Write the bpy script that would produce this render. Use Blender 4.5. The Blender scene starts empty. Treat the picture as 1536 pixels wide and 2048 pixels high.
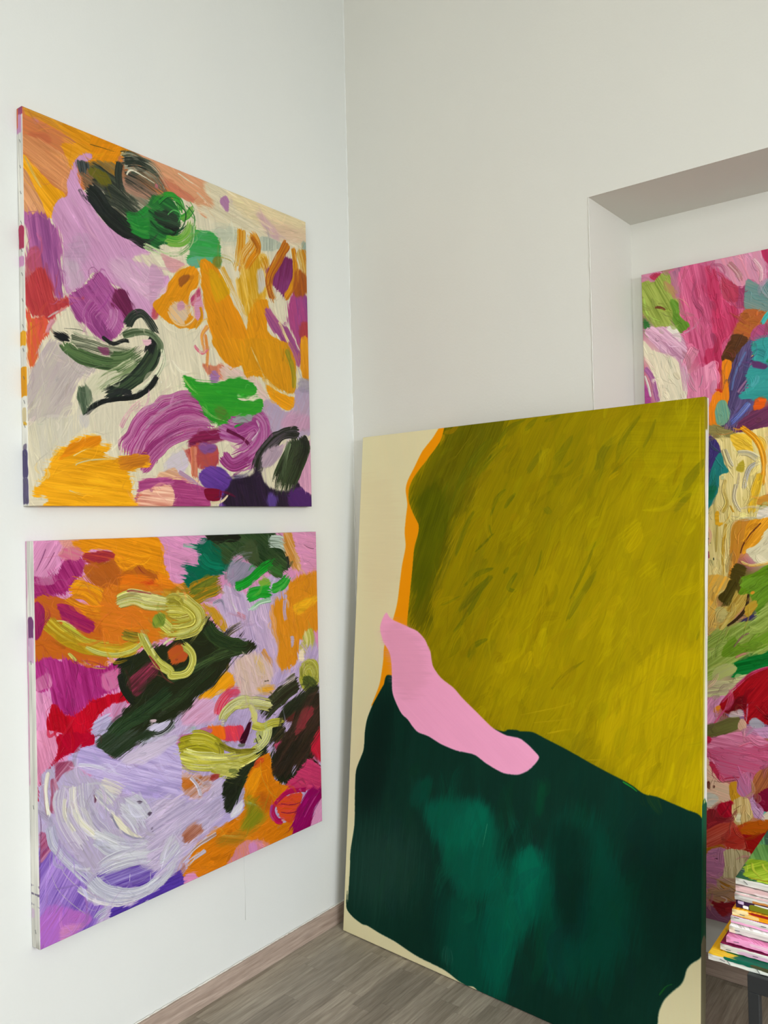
import bpy, bmesh, math, random
import numpy as np
from mathutils import Matrix, Vector
scene = bpy.context.scene
COL = scene.collection

# ------------------------------------------------------------------ camera
G = {'cx': 1.92576, 'cy': -2.33516, 'cz': 1.4175, 'yaw': 0.65337, 'pitch': 0.01309, 'roll': -0.0231, 'f': 1620.66166, 'Ay0': -1.28632, 'Ay1': -0.26327, 'Az0': 1.47854, 'Az1': 2.4672, 'At': 0.02675, 'By0': -1.28279, 'By1': -0.25629, 'Bz0': 0.39694, 'Bz1': 1.39172, 'Bt': 0.03691, 'sh': 0.06283, 'st': 0.01466, 'nx': 0.94748, 'nz': 2.39116, 'nd': 0.26528, 'nx2': 0.97801, 'nz2': 2.37238, 'px': 1.01891, 'pz0': 0.18068, 'pz1': 2.1941, 'pt': 0.02835, 'ox': 0.05349, 'oy': -0.17617, 'oyaw': -0.07759, 'otilt': 0.09102, 'oW': 1.23818, 'oH': 1.73454}
CAM = Vector((G['cx'], G['cy'], G['cz']))
yaw, pitch, roll = G['yaw'], G['pitch'], G['roll']
fwd = Vector((-math.sin(yaw)*math.cos(pitch), math.cos(yaw)*math.cos(pitch), math.sin(pitch)))
r0 = Vector((math.cos(yaw), math.sin(yaw), 0)); u0 = r0.cross(fwd)
rt = r0*math.cos(roll) + u0*math.sin(roll); up = -r0*math.sin(roll) + u0*math.cos(roll)
cd = bpy.data.cameras.new('camera'); co = bpy.data.objects.new('camera', cd); COL.objects.link(co)
M = Matrix.Identity(4)
for i in range(3):
    M[i][0] = rt[i]; M[i][1] = up[i]; M[i][2] = -fwd[i]; M[i][3] = CAM[i]
co.matrix_world = M
cd.sensor_fit = 'VERTICAL'; cd.sensor_height = 36.0; cd.lens = 36.0*G['f']/2048.0
cd.clip_start = 0.02; cd.clip_end = 60
scene.camera = co

# ------------------------------------------------------------------ world, daylight, exposure
w = bpy.data.worlds.new('world'); scene.world = w; w.use_nodes = True
bgn = w.node_tree.nodes['Background']; bgn.inputs[0].default_value = (0.86, 0.93, 1.0, 1); bgn.inputs[1].default_value = 0.5
def area_light(name, loc, aim, sx, sy, power, col):
    ld = bpy.data.lights.new(name, 'AREA'); ld.shape = 'RECTANGLE'; ld.size = sx; ld.size_y = sy
    ld.energy = power; ld.color = col
    o = bpy.data.objects.new(name, ld); COL.objects.link(o); o.location = loc
    o.rotation_euler = (Vector(aim)-Vector(loc)).to_track_quat('-Z', 'Y').to_euler()
    return o
# daylight entering through the two windows of the room (right-hand wall and the wall behind the photographer)
# the overcast sky seen through the right-hand window: broad, high, falling steeply into the room
area_light('sky_outside_window', (6.2, -2.1, 3.3), (4.2, -2.1, 2.7), 5.0, 3.4, 1010, (0.92, 0.955, 1.0))
area_light('daylight_window_right', (4.37, -2.1, 1.45), (3.0, -2.1, 1.1), 2.2, 1.9, 22, (0.97, 0.99, 1.0))
area_light('daylight_window_back', (2.5, -4.36, 2.65), (2.5, -3.0, 2.65), 2.2, 1.7, 64, (0.98, 1.0, 0.97))
scene.view_settings.view_transform = 'Standard'; scene.view_settings.look = 'None'
scene.view_settings.gamma = 1.0; scene.view_settings.use_curve_mapping = False
scene.view_settings.exposure = 0.0
scene.cycles.max_bounces = 10; scene.cycles.diffuse_bounces = 6

# ------------------------------------------------------------------ helpers
def lin(c):
    return tuple(((x/255.0+0.055)/1.055)**2.4 if x/255.0 > 0.04045 else x/255.0/12.92 for x in c)
def tag(o, label=None, cat=None, group=None, kind=None):
    if label: o['label'] = label
    if cat: o['category'] = cat
    if group: o['group'] = group
    if kind: o['kind'] = kind
    return o
def obj(name, bm, mats, parent=None, smooth=False):
    me = bpy.data.meshes.new(name); bm.to_mesh(me); bm.free()
    for m in (mats if isinstance(mats, (list, tuple)) else [mats]): me.materials.append(m)
    if smooth:
        for p in me.polygons: p.use_smooth = True
    o = bpy.data.objects.new(name, me); COL.objects.link(o)
    if parent: o.parent = parent
    return o
def link_mesh(name, me, parent, loc=(0,0,0), rot=(0,0,0)):
    o = bpy.data.objects.new(name, me); COL.objects.link(o); o.parent = parent; o.location = loc; o.rotation_euler = rot
    return o
def empty(name, loc=(0,0,0)):
    o = bpy.data.objects.new(name, None); COL.objects.link(o); o.location = loc; o.empty_display_size = 0.05
    return o
def add_box(bm, a, b, mat=0, bevel=0):
    x0,y0,z0 = a; x1,y1,z1 = b
    vs = [bm.verts.new(p) for p in ((x0,y0,z0),(x1,y0,z0),(x1,y1,z0),(x0,y1,z0),(x0,y0,z1),(x1,y0,z1),(x1,y1,z1),(x0,y1,z1))]
    fs = [bm.faces.new([vs[i] for i in q]) for q in ((0,3,2,1),(4,5,6,7),(0,1,5,4),(1,2,6,5),(2,3,7,6),(3,0,4,7))]
    for f in fs: f.material_index = mat
    if bevel:
        es = list({e for f in fs for e in f.edges})
        bmesh.ops.bevel(bm, geom=es, offset=bevel, segments=1, affect='EDGES')
def boxobj(name, a, b, mat, parent=None, bevel=0):
    bm = bmesh.new(); add_box(bm, a, b, 0, bevel); return obj(name, bm, mat, parent)

# ------------------------------------------------------------------ procedural materials
def new_mat(name):
    m = bpy.data.materials.new(name); m.use_nodes = True
    nt = m.node_tree; b = nt.nodes['Principled BSDF']
    return m, nt, b
def nd(nt, t, **kw):
    n = nt.nodes.new(t)
    for k, v in kw.items(): setattr(n, k, v)
    return n
def plain(name, col, rough=0.6, spec=0.3, bump=0, bscale=200, var=0.0, vscale=3.0):
    m, nt, b = new_mat(name)
    b.inputs['Roughness'].default_value = rough; b.inputs['Specular IOR Level'].default_value = spec
    tc = nd(nt, 'ShaderNodeTexCoord')
    c = lin(col)
    if var:
        n = nd(nt, 'ShaderNodeTexNoise'); n.inputs['Scale'].default_value = vscale; n.inputs['Detail'].default_value = 5
        nt.links.new(tc.outputs['Object'], n.inputs['Vector'])
        mx = nd(nt, 'ShaderNodeMix', data_type='RGBA'); mx.inputs[6].default_value = (*[x*(1-var) for x in c], 1); mx.inputs[7].default_value = (*[min(1, x*(1+var)) for x in c], 1)
        nt.links.new(n.outputs[0], mx.inputs[0]); nt.links.new(mx.outputs[2], b.inputs['Base Color'])
    else: b.inputs['Base Color'].default_value = (*c, 1)
    if bump:
        n2 = nd(nt, 'ShaderNodeTexNoise'); n2.inputs['Scale'].default_value = bscale; n2.inputs['Detail'].default_value = 4
        nt.links.new(tc.outputs['Object'], n2.inputs['Vector'])
        bp = nd(nt, 'ShaderNodeBump'); bp.inputs['Strength'].default_value = 1.0; bp.inputs['Distance'].default_value = bump
        nt.links.new(n2.outputs[0], bp.inputs['Height']); nt.links.new(bp.outputs[0], b.inputs['Normal'])
    return m
def plaster(name, col):
    # roller-painted plaster: long soft undulations, fine stipple, a faint warm and cool drift in the paint
    m, nt, b = new_mat(name)
    b.inputs['Roughness'].default_value = 0.62; b.inputs['Specular IOR Level'].default_value = 0.25
    tc = nd(nt, 'ShaderNodeTexCoord'); c = lin(col)
    n = nd(nt, 'ShaderNodeTexNoise'); n.inputs['Scale'].default_value = 2.3; n.inputs['Detail'].default_value = 4
    nt.links.new(tc.outputs['Object'], n.inputs['Vector'])
    mx = nd(nt, 'ShaderNodeMix', data_type='RGBA')
    mx.inputs[6].default_value = (c[0]*0.97, c[1]*0.975, c[2]*0.985, 1); mx.inputs[7].default_value = (c[0]*1.03, c[1]*1.025, c[2]*1.01, 1)
    nt.links.new(n.outputs[0], mx.inputs[0]); nt.links.new(mx.outputs[2], b.inputs['Base Color'])
    n1 = nd(nt, 'ShaderNodeTexNoise'); n1.inputs['Scale'].default_value = 3.5; n1.inputs['Detail'].default_value = 3
    n2 = nd(nt, 'ShaderNodeTexNoise'); n2.inputs['Scale'].default_value = 130; n2.inputs['Detail'].default_value = 5
    for q in (n1, n2): nt.links.new(tc.outputs['Object'], q.inputs['Vector'])
    b1 = nd(nt, 'ShaderNodeBump'); b1.inputs['Distance'].default_value = 0.006; b1.inputs['Strength'].default_value = 0.8
    b2 = nd(nt, 'ShaderNodeBump'); b2.inputs['Distance'].default_value = 0.0005; b2.inputs['Strength'].default_value = 0.7
    nt.links.new(n1.outputs[0], b1.inputs['Height']); nt.links.new(n2.outputs[0], b2.inputs['Height'])
    nt.links.new(b1.outputs[0], b2.inputs['Normal']); nt.links.new(b2.outputs[0], b.inputs['Normal'])
    return m
def wood(name, c1, c2, axis='Y', rough=0.5, rand=0.0, scale=1.0):
    # grain stretched along one axis; every plank draws its own tone and its own cut of the grain
    m, nt, b = new_mat(name)
    b.inputs['Roughness'].default_value = rough; b.inputs['Specular IOR Level'].default_value = 0.35
    tc = nd(nt, 'ShaderNodeTexCoord'); oi = nd(nt, 'ShaderNodeObjectInfo')
    mp = nd(nt, 'ShaderNodeMapping')
    s = {'X': (1.6, 26, 26), 'Y': (26, 1.6, 26), 'Z': (26, 26, 1.6)}[axis]
    mp.inputs['Scale'].default_value = [q*scale for q in s]
    nt.links.new(tc.outputs['Object'], mp.inputs['Vector'])
    ofs = nd(nt, 'ShaderNodeVectorMath', operation='SCALE'); ofs.inputs[0].default_value = (37, 91, 13)
    nt.links.new(oi.outputs['Random'], ofs.inputs['Scale']); nt.links.new(ofs.outputs[0], mp.inputs['Location'])
    n1 = nd(nt, 'ShaderNodeTexNoise'); n1.inputs['Scale'].default_value = 1.4; n1.inputs['Detail'].default_value = 6; n1.inputs['Distortion'].default_value = 1.2
    n2 = nd(nt, 'ShaderNodeTexNoise'); n2.inputs['Scale'].default_value = 9; n2.inputs['Detail'].default_value = 3
    for q in (n1, n2): nt.links.new(mp.outputs[0], q.inputs['Vector'])
    r1 = nd(nt, 'ShaderNodeValToRGB'); r1.color_ramp.elements[0].position = 0.33; r1.color_ramp.elements[1].position = 0.68
    r1.color_ramp.elements[0].color = (*lin(c2), 1); r1.color_ramp.elements[1].color = (*lin(c1), 1)
    nt.links.new(n1.outputs[0], r1.inputs[0])
    mu = nd(nt, 'ShaderNodeMix', data_type='RGBA', blend_type='MULTIPLY'); mu.inputs[0].default_value = 0.45
    r2 = nd(nt, 'ShaderNodeValToRGB'); r2.color_ramp.elements[0].position = 0.35; r2.color_ramp.elements[0].color = (0.55, 0.55, 0.55, 1); r2.color_ramp.elements[1].position = 0.6
    nt.links.new(n2.outputs[0], r2.inputs[0]); nt.links.new(r1.outputs[0], mu.inputs[6]); nt.links.new(r2.outputs[0], mu.inputs[7])
    hs = nd(nt, 'ShaderNodeHueSaturation')
    mr = nd(nt, 'ShaderNodeMapRange'); mr.inputs[3].default_value = 1-rand; mr.inputs[4].default_value = 1+rand
    nt.links.new(oi.outputs['Random'], mr.inputs[0]); nt.links.new(mr.outputs[0], hs.inputs['Value'])
    nt.links.new(mu.outputs[2], hs.inputs['Color']); nt.links.new(hs.outputs[0], b.inputs['Base Color'])
    bp = nd(nt, 'ShaderNodeBump'); bp.inputs['Distance'].default_value = 0.0003; bp.inputs['Strength'].default_value = 0.5
    nt.links.new(n2.outputs[0], bp.inputs['Height']); nt.links.new(bp.outputs[0], b.inputs['Normal'])
    return m
M_left = plaster('plaster_left', (220, 222, 219))
M_wall = plaster('plaster_right', (213, 212, 205))
M_ceil = plain('ceiling_paint', (225, 225, 222), 0.8)
M_caulk = plain('caulk', (222, 220, 212), 0.5, bump=0.0006, bscale=90)
M_base = wood('oak_skirting', (190, 170, 156), (158, 138, 124), 'X', 0.55, 0.04, scale=1.1)
M_baseY = wood('oak_skirting_side', (190, 170, 156), (158, 138, 124), 'Y', 0.55, 0.04, scale=1.1)
M_floor = wood('grey_laminate', (172, 163, 147), (136, 127, 112), 'Y', 0.42, 0.16, scale=1.2)
M_sub = plain('floor_underlay', (40, 36, 32), 0.8)
M_pine = wood('pine_stretcher', (214, 186, 140), (190, 156, 110), 'Z', 0.6, 0.05)
M_steel = plain('staple_steel', (96, 98, 100), 0.35, 0.5)
M_black = plain('black_table_paint', (38, 40, 42), 0.4, 0.4, bump=0.0002, bscale=60)
M_frame = plain('window_frame_white', (225, 225, 222), 0.5)
mg, ntg, bg_ = new_mat('window_glass')
for n in list(ntg.nodes):
    if n.type == 'BSDF_PRINCIPLED': ntg.nodes.remove(n)
tr = nd(ntg, 'ShaderNodeBsdfTransparent'); gl = nd(ntg, 'ShaderNodeBsdfGlossy'); gl.inputs['Roughness'].default_value = 0.02
ms = nd(ntg, 'ShaderNodeMixShader'); ms.inputs[0].default_value = 0.06
ntg.links.new(tr.outputs[0], ms.inputs[1]); ntg.links.new(gl.outputs[0], ms.inputs[2])
ntg.links.new(ms.outputs[0], ntg.nodes['Material Output'].inputs[0])

# ------------------------------------------------------------------ paint engine: lays brushed acrylic on a canvas, in canvas millimetres
NS = np.random.RandomState(7)
TILE = NS.rand(512, 512).astype(np.float32)
def noise(u, v):
    iu = np.floor(u).astype(np.int64); iv = np.floor(v).astype(np.int64)
    fu = (u-iu).astype(np.float32); fv = (v-iv).astype(np.float32)
    fu = fu*fu*(3-2*fu); fv = fv*fv*(3-2*fv)
    a = TILE[iv & 511, iu & 511]; b = TILE[iv & 511, (iu+1) & 511]; c = TILE[(iv+1) & 511, iu & 511]; d = TILE[(iv+1) & 511, (iu+1) & 511]
    return (a*(1-fu)+b*fu)*(1-fv) + (c*(1-fu)+d*fu)*fv
def fbm(u, v): return 0.55*noise(u, v)+0.3*noise(u*2.1+17, v*2.1+5)+0.15*noise(u*4.3+3, v*4.3+29)
def sstep(a, b, x):
    t = np.clip((x-a)/(b-a), 0, 1); return t*t*(3-2*t)
def spline(P, closed, step):
    P = np.array(P, float); n = len(P)
    if n == 2 and not closed:
        P = np.array([P[0], (P[0]+P[1])/2, P[1]]); n = 3
    out = []
    idx = range(n if closed else n-1)
    for i in idx:
        if closed: p0, p1, p2, p3 = P[(i-1) % n], P[i], P[(i+1) % n], P[(i+2) % n]
        else: p0, p1, p2, p3 = P[max(i-1, 0)], P[i], P[i+1], P[min(i+2, n-1)]
        k = max(2, int(np.linalg.norm(p2-p1)/step))
        t = np.linspace(0, 1, k, endpoint=False)[:, None]
        T = 0.42 if closed else 0.5
        m1 = (p2-p0)*T; m2 = (p3-p1)*T
        out.append((2*t**3-3*t**2+1)*p1+(t**3-2*t**2+t)*m1+(-2*t**3+3*t**2)*p2+(t**3-t**2)*m2)
    R = np.concatenate(out)
    if not closed: R = np.vstack([R, P[-1]])
    return R
def blur1(a, r):
    r = int(r)
    if r < 1: return a
    for ax in (0, 1):
        for _ in range(2):
            p = np.pad(a, [(r+1, r) if k == ax else (0, 0) for k in (0, 1)], mode='edge')
            c = np.cumsum(p, axis=ax, dtype=np.float64)
            a = ((c[2*r+1:] - c[:-2*r-1]) if ax == 0 else (c[:, 2*r+1:] - c[:, :-2*r-1]))/(2*r+1)
    return a.astype(np.float32)
class Canvas:
    def __init__(s, w, h, base):
        s.w, s.h = w, h
        s.c = np.empty((h, w, 3), np.float32); s.c[:] = np.array(base, np.float32)/255
        s.z = np.zeros((h, w), np.float32); s.k = 0; s.M = None
    def fill(s, col, pts, c2, m=.35, a=0, r=3, s_=1, o=1, d=0, h=.5, cls=None, **_):
        s.k += 1; k = s.k*31.7
        C = spline(pts, True, 6.0)
        pad = int(r*3+s_*3+3)
        x0 = max(0, int(C[:, 0].min())-pad); x1 = min(s.w, int(C[:, 0].max())+pad)
        y0 = max(0, int(C[:, 1].min())-pad); y1 = min(s.h, int(C[:, 1].max())+pad)
        if x1-x0 < 2 or y1-y0 < 2: return
        # scanline coverage
        W_, H_ = x1-x0, y1-y0
        diff = np.zeros((H_, W_+1), np.int32)
        D = np.roll(C, -1, axis=0)
        for (ax, ay), (bx, by) in zip(C, D):
            if ay == by: continue
            lo, hi = (ay, by) if ay < by else (by, ay)
            ya = max(y0, int(math.ceil(lo-0.5))); yb = min(y1-1, int(math.ceil(hi-0.5))-1)
            if yb < ya: continue
            yy = np.arange(ya, yb+1)
            xx = ax+(yy+0.5-ay)*(bx-ax)/(by-ay)
            xi = np.clip(np.ceil(xx-0.5).astype(int)-x0, 0, W_)
            diff[yy-y0, xi] += 1
        mask = (np.cumsum(diff, axis=1)[:, :W_] % 2).astype(np.float32)
        Y, X = np.mgrid[y0:y1, x0:x1].astype(np.float32)
        th = math.radians(a); U = X*math.cos(th)+Y*math.sin(th); V = -X*math.sin(th)+Y*math.cos(th)
        st = 0.6*noise(U/70+k, V/2.1+k*1.3)+0.4*noise(U/140+k*2, V/7+k)
        if r > 0.3:
            dx = (noise(X/26+k, Y/26)-.5)*r*2.0; dy = (noise(X/24, Y/24+k)-.5)*r*2.0
            mask = mask[np.clip(Y-y0+dy, 0, H_-1).astype(int), np.clip(X-x0+dx, 0, W_-1).astype(int)]
            E = max(1.0, r*1.15, s_*1.1); Bm = blur1(mask, round(E))
            q_ = min(.5, .10+.30*s_/(E+.5))
            R_ = min(.95, .25+r*.09)
            fib = .7*st+.3*noise(U/22+k, V/1.3)
            al = sstep(.5-q_, .5+q_, Bm+(fib-.5)*R_*4*Bm*(1-Bm)*1.5)
            if r >= 3 and s_ < 6:
                B2_ = blur1(mask, round(E*2.6)); al = np.maximum(al, sstep(.12, .42, B2_)*sstep(.60, .74, fib)*.75)
            al = al*o
        else: al = (blur1(mask, max(1, round(s_))) if s_ > 0.4 else mask)*o
        if cls: al = al*s.cmask(cls)[y0:y1, x0:x1]
        if d > 0: al = al*sstep(d-.16, d+.16, st*0.8+fbm(U/60+k, V/30)*.45-.05)
        big = fbm(U/160+k, V/60-k)
        mixv = np.clip(sstep(.25, .75, .55*st+.45*big)*m*1.6, 0, 1)
        ca = np.array(col, np.float32)/255; cb = np.array(c2, np.float32)/255 if c2 else ca*0.94
        cc = ca*(1-mixv[..., None])+cb*mixv[..., None]
        cc = cc*(1+(st[..., None]-.5)*(.24 if h > .3 else .010)+(big[..., None]-.5)*(.12 if h > .3 else .02))
        v = s.c[y0:y1, x0:x1]; A = al[..., None]; v[:] = v*(1-A)+cc*A
        z = s.z[y0:y1, x0:x1]; z[:] = z*(1-al*.8)+al*(.25+st*.7)*h
    def stroke(s, col, pts, c2, w=20, m=.5, d=.15, o=1, h=1, t=0, **_):
        s.k += 1; k = s.k*17.3
        C = spline(pts, False, 0.45)
        seg = np.linalg.norm(np.diff(C, axis=0), axis=1); S_ = np.concatenate([[0], np.cumsum(seg)]); L = S_[-1]
        if L < 1: return
        n = max(8, int(L/0.42)); q = np.linspace(0, L, n)
        x = np.interp(q, S_, C[:, 0]); y = np.interp(q, S_, C[:, 1])
        tx = np.gradient(x); ty = np.gradient(y); kk = max(3, int(w/3))
        ker = np.ones(2*kk+1)/(2*kk+1)
        if n > 2*kk+4:
            tx = np.convolve(np.pad(tx, kk, mode='edge'), ker, 'valid'); ty = np.convolve(np.pad(ty, kk, mode='edge'), ker, 'valid')
        nn = np.hypot(tx, ty)+1e-9; nx, ny = -ty/nn, tx/nn
        nt_ = max(3, int(w/0.55)); tt = np.linspace(-1, 1, nt_).astype(np.float32)
        sq = (q/L).astype(np.float32)[:, None]; T = tt[None, :]
        wid = w/2*(1+.16*(noise(q/38+k, q*0+k)-.5)[:, None]*2)
        if t: wid = wid*(.12+.88*np.power(np.clip(np.sin(np.pi*np.clip(sq, 0, 1)), 0, 1), .7))
        elif w < 14: wid = wid*(0.45+0.55*np.sqrt(np.clip(4*sq*(1-sq), 0, 1)))
        X = x[:, None]+nx[:, None]*T*wid; Y = y[:, None]+ny[:, None]*T*wid
        B = T*w/2
        if h >= 1.6: d = max(d, .2); m = m*.62; col = [q_*.93 for q_ in col]
        st = noise(B/1.5+k, np.broadcast_to(q[:, None]/170+k, X.shape))
        sl = noise(B/6+k*2, q[:, None]/80+k); fine = noise(B/1.2+k*3, q[:, None]/14+k)
        N = .5*st+.32*sl+.18*fine
        e = 1-np.abs(T)
        ends = min(L*.3, w*.5)
        rs = (noise(B/2.2+k, B*0+k*5)*1.0)*ends; re = (noise(B/2.2+k*7, B*0+k)*1.4)*ends
        cap = np.sqrt(np.clip(1-T*T, 0, 1))
        q2 = q[:, None]
        a0 = sstep(0, 3, q2-(rs*.6+(1-cap)*w*.3)); a1 = sstep(0, 3, (L-q2)-(re+(1-cap)*w*.3))
        ed = sstep(0, 1, e*w/2/1.6-(1-N)*min(2.2, w*.12))
        dry = d*(.55+1.0*sq)
        dr = sstep(-.13, .13, N-dry-.12*(d > .3)*(1-e)) if d > .02 else 1
        al = (a0*a1*ed*dr*o).astype(np.float32)
        N2 = .6*noise(B/2.4+k*9, q2/210+k)+.4*noise(B/9+k*4, q2/150)
        mx = np.clip(sstep(.38, .66, N2)*m*1.7, 0, 1)[..., None]
        ca = np.array(col, np.float32)/255; cb = np.array(c2, np.float32)/255 if c2 else ca*.85
        cc = (ca*(1-mx)+cb*mx)*(1+(st-.5)[..., None]*(.45 if h >= 1.6 and w > 14 else .2))
        xi = np.round(X).astype(int); yi = np.round(Y).astype(int)
        ok = (xi >= 0) & (xi < s.w) & (yi >= 0) & (yi < s.h) & (al > .01)
        xi, yi, al, cc = xi[ok], yi[ok], al[ok], cc[ok]
        if len(xi) == 0: return
        if s.M is not None: al = al*s.M[yi, xi]
        v = s.c[yi, xi]; s.c[yi, xi] = v*(1-al[:, None])+cc*al[:, None]
        zz = s.z[yi, xi]; hh = ((.2+.9*st)*(.5+.5*np.minimum(1, e*w/2/2.5+0*st))+(.35*sstep(.75, .97, np.abs(T)+0*st)))[ok]*h
        s.z[yi, xi] = zz*(1-al)+(zz*.35+hh)*al
    def cmask(s, cls):
        if cls == 'olive': return ((s.c[..., 2] < .14) & (s.c[..., 0]-s.c[..., 1] < .17) & (s.c[..., 0] > .22)).astype(np.float32)
        if cls == 'green': return ((s.c[..., 0] < .18) & (s.c[..., 1] < .46)).astype(np.float32)
        return None
    def smudge(s, n, w0=5, w1=16, L0=25, L1=90, ang=None, jit=.10, box=None, o=.6, seed=1, carry=.35, h=.8, cls=None):
        # short dry touches that pick up the wet colour under the brush and drag it along the way the paint already runs
        rs = np.random.RandomState(seed)
        s.M = s.cmask(cls)
        if ang is None:
            g = blur1(s.c.mean(2), 3); gy, gx = np.gradient(g)
            Jxx, Jyy, Jxy = blur1(gx*gx, 9), blur1(gy*gy, 9), blur1(gx*gy, 9)
            TH = 0.5*np.arctan2(2*Jxy, Jxx-Jyy)+math.pi/2
        x0, y0, x1, y1 = box or (0, 0, s.w, s.h)
        for i in range(n):
            x = rs.uniform(x0, x1); y = rs.uniform(y0, y1); xi = int(min(s.w-1, x)); yi = int(min(s.h-1, y))
            th = (TH[yi, xi] if ang is None else math.radians(ang))+rs.normal()*.22
            if rs.rand() < .5: th += math.pi
            L = rs.uniform(L0, L1); bd = rs.normal()*L*.12; w = rs.uniform(w0, w1)
            c = s.c[yi, xi]*255; c = np.clip(c*(1+rs.normal()*jit)+rs.normal(size=3)*3, 0, 255)
            xe, ye = int(np.clip(x+L*math.cos(th)*carry*2, 0, s.w-1)), int(np.clip(y+L*math.sin(th)*carry*2, 0, s.h-1))
            if np.abs(s.c[ye, xe]*255-c).mean() > 38:
                if rs.rand() < .75: continue
                L *= .5
            c2 = np.clip(.5*c+.5*s.c[ye, xe]*255, 0, 255)
            s.stroke(c.tolist(), [(x, y), (x+L/2*math.cos(th)-bd*math.sin(th), y+L/2*math.sin(th)+bd*math.cos(th)), (x+L*math.cos(th), y+L*math.sin(th))], c2.tolist(), w=w, m=.4, d=rs.uniform(.2, .5), o=o, h=h, t=1)
        s.M = None
    def run(s, items):
        for kind, col, P, c2, op in items:
            if kind == 'X': s.smudge(**op); continue
            pts = [(P[i], P[i+1]) for i in range(0, len(P), 2)]
            op = dict(op)
            if kind == 'F':
                if 's' in op: op['s_'] = op.pop('s')
                s.fill(col, pts, c2 or None, **op)
            else: s.stroke(col, pts, c2 or None, **op)
        return s
    def images(s, name):
        out = []
        zb = s.z
        for nm, arr, cs in ((name+'_paint', s.c, 'sRGB'), (name+'_relief', np.repeat(np.clip(zb/2.6, 0, 1)[..., None], 3, 2), 'Non-Color')):
            im = bpy.data.images.new(nm, s.w, s.h, alpha=False); im.colorspace_settings.name = cs
            buf = np.ones((s.h, s.w, 4), np.float32); buf[..., :3] = np.clip(arr, 0, 1)[::-1]
            im.pixels.foreach_set(buf.ravel()); im.update(); out.append(im)
        return out
def paint_mat(name, cv, gain=1.0, bump=0.0012, rough=0.38, spec=0.12, weave=0.00006):
    ci, hi = cv.images(name)
    m, nt, b = new_mat(name)
    tx = nd(nt, 'ShaderNodeTexImage', image=ci, extension='EXTEND'); th = nd(nt, 'ShaderNodeTexImage', image=hi, extension='EXTEND')
    mu = nd(nt, 'ShaderNodeMix', data_type='RGBA', blend_type='MULTIPLY'); mu.inputs[0].default_value = 1; mu.clamp_result = False
    mu.inputs[7].default_value = (gain, gain, gain, 1)
    nt.links.new(tx.outputs[0], mu.inputs[6]); nt.links.new(mu.outputs[2], b.inputs['Base Color'])
    bp = nd(nt, 'ShaderNodeBump'); bp.inputs['Distance'].default_value = bump; bp.inputs['Strength'].default_value = 1
    nt.links.new(th.outputs[0], bp.inputs['Height'])
    tc = nd(nt, 'ShaderNodeTexCoord'); nz = nd(nt, 'ShaderNodeTexNoise'); nz.inputs['Scale'].default_value = 700
    nt.links.new(tc.outputs['Object'], nz.inputs['Vector'])
    b2 = nd(nt, 'ShaderNodeBump'); b2.inputs['Distance'].default_value = weave; b2.inputs['Strength'].default_value = 1
    nt.links.new(nz.outputs[0], b2.inputs['Height']); nt.links.new(bp.outputs[0], b2.inputs['Normal'])
    nt.links.new(b2.outputs[0], b.inputs['Normal'])
    b.inputs['Roughness'].default_value = rough; b.inputs['Specular IOR Level'].default_value = spec
    return m

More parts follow.
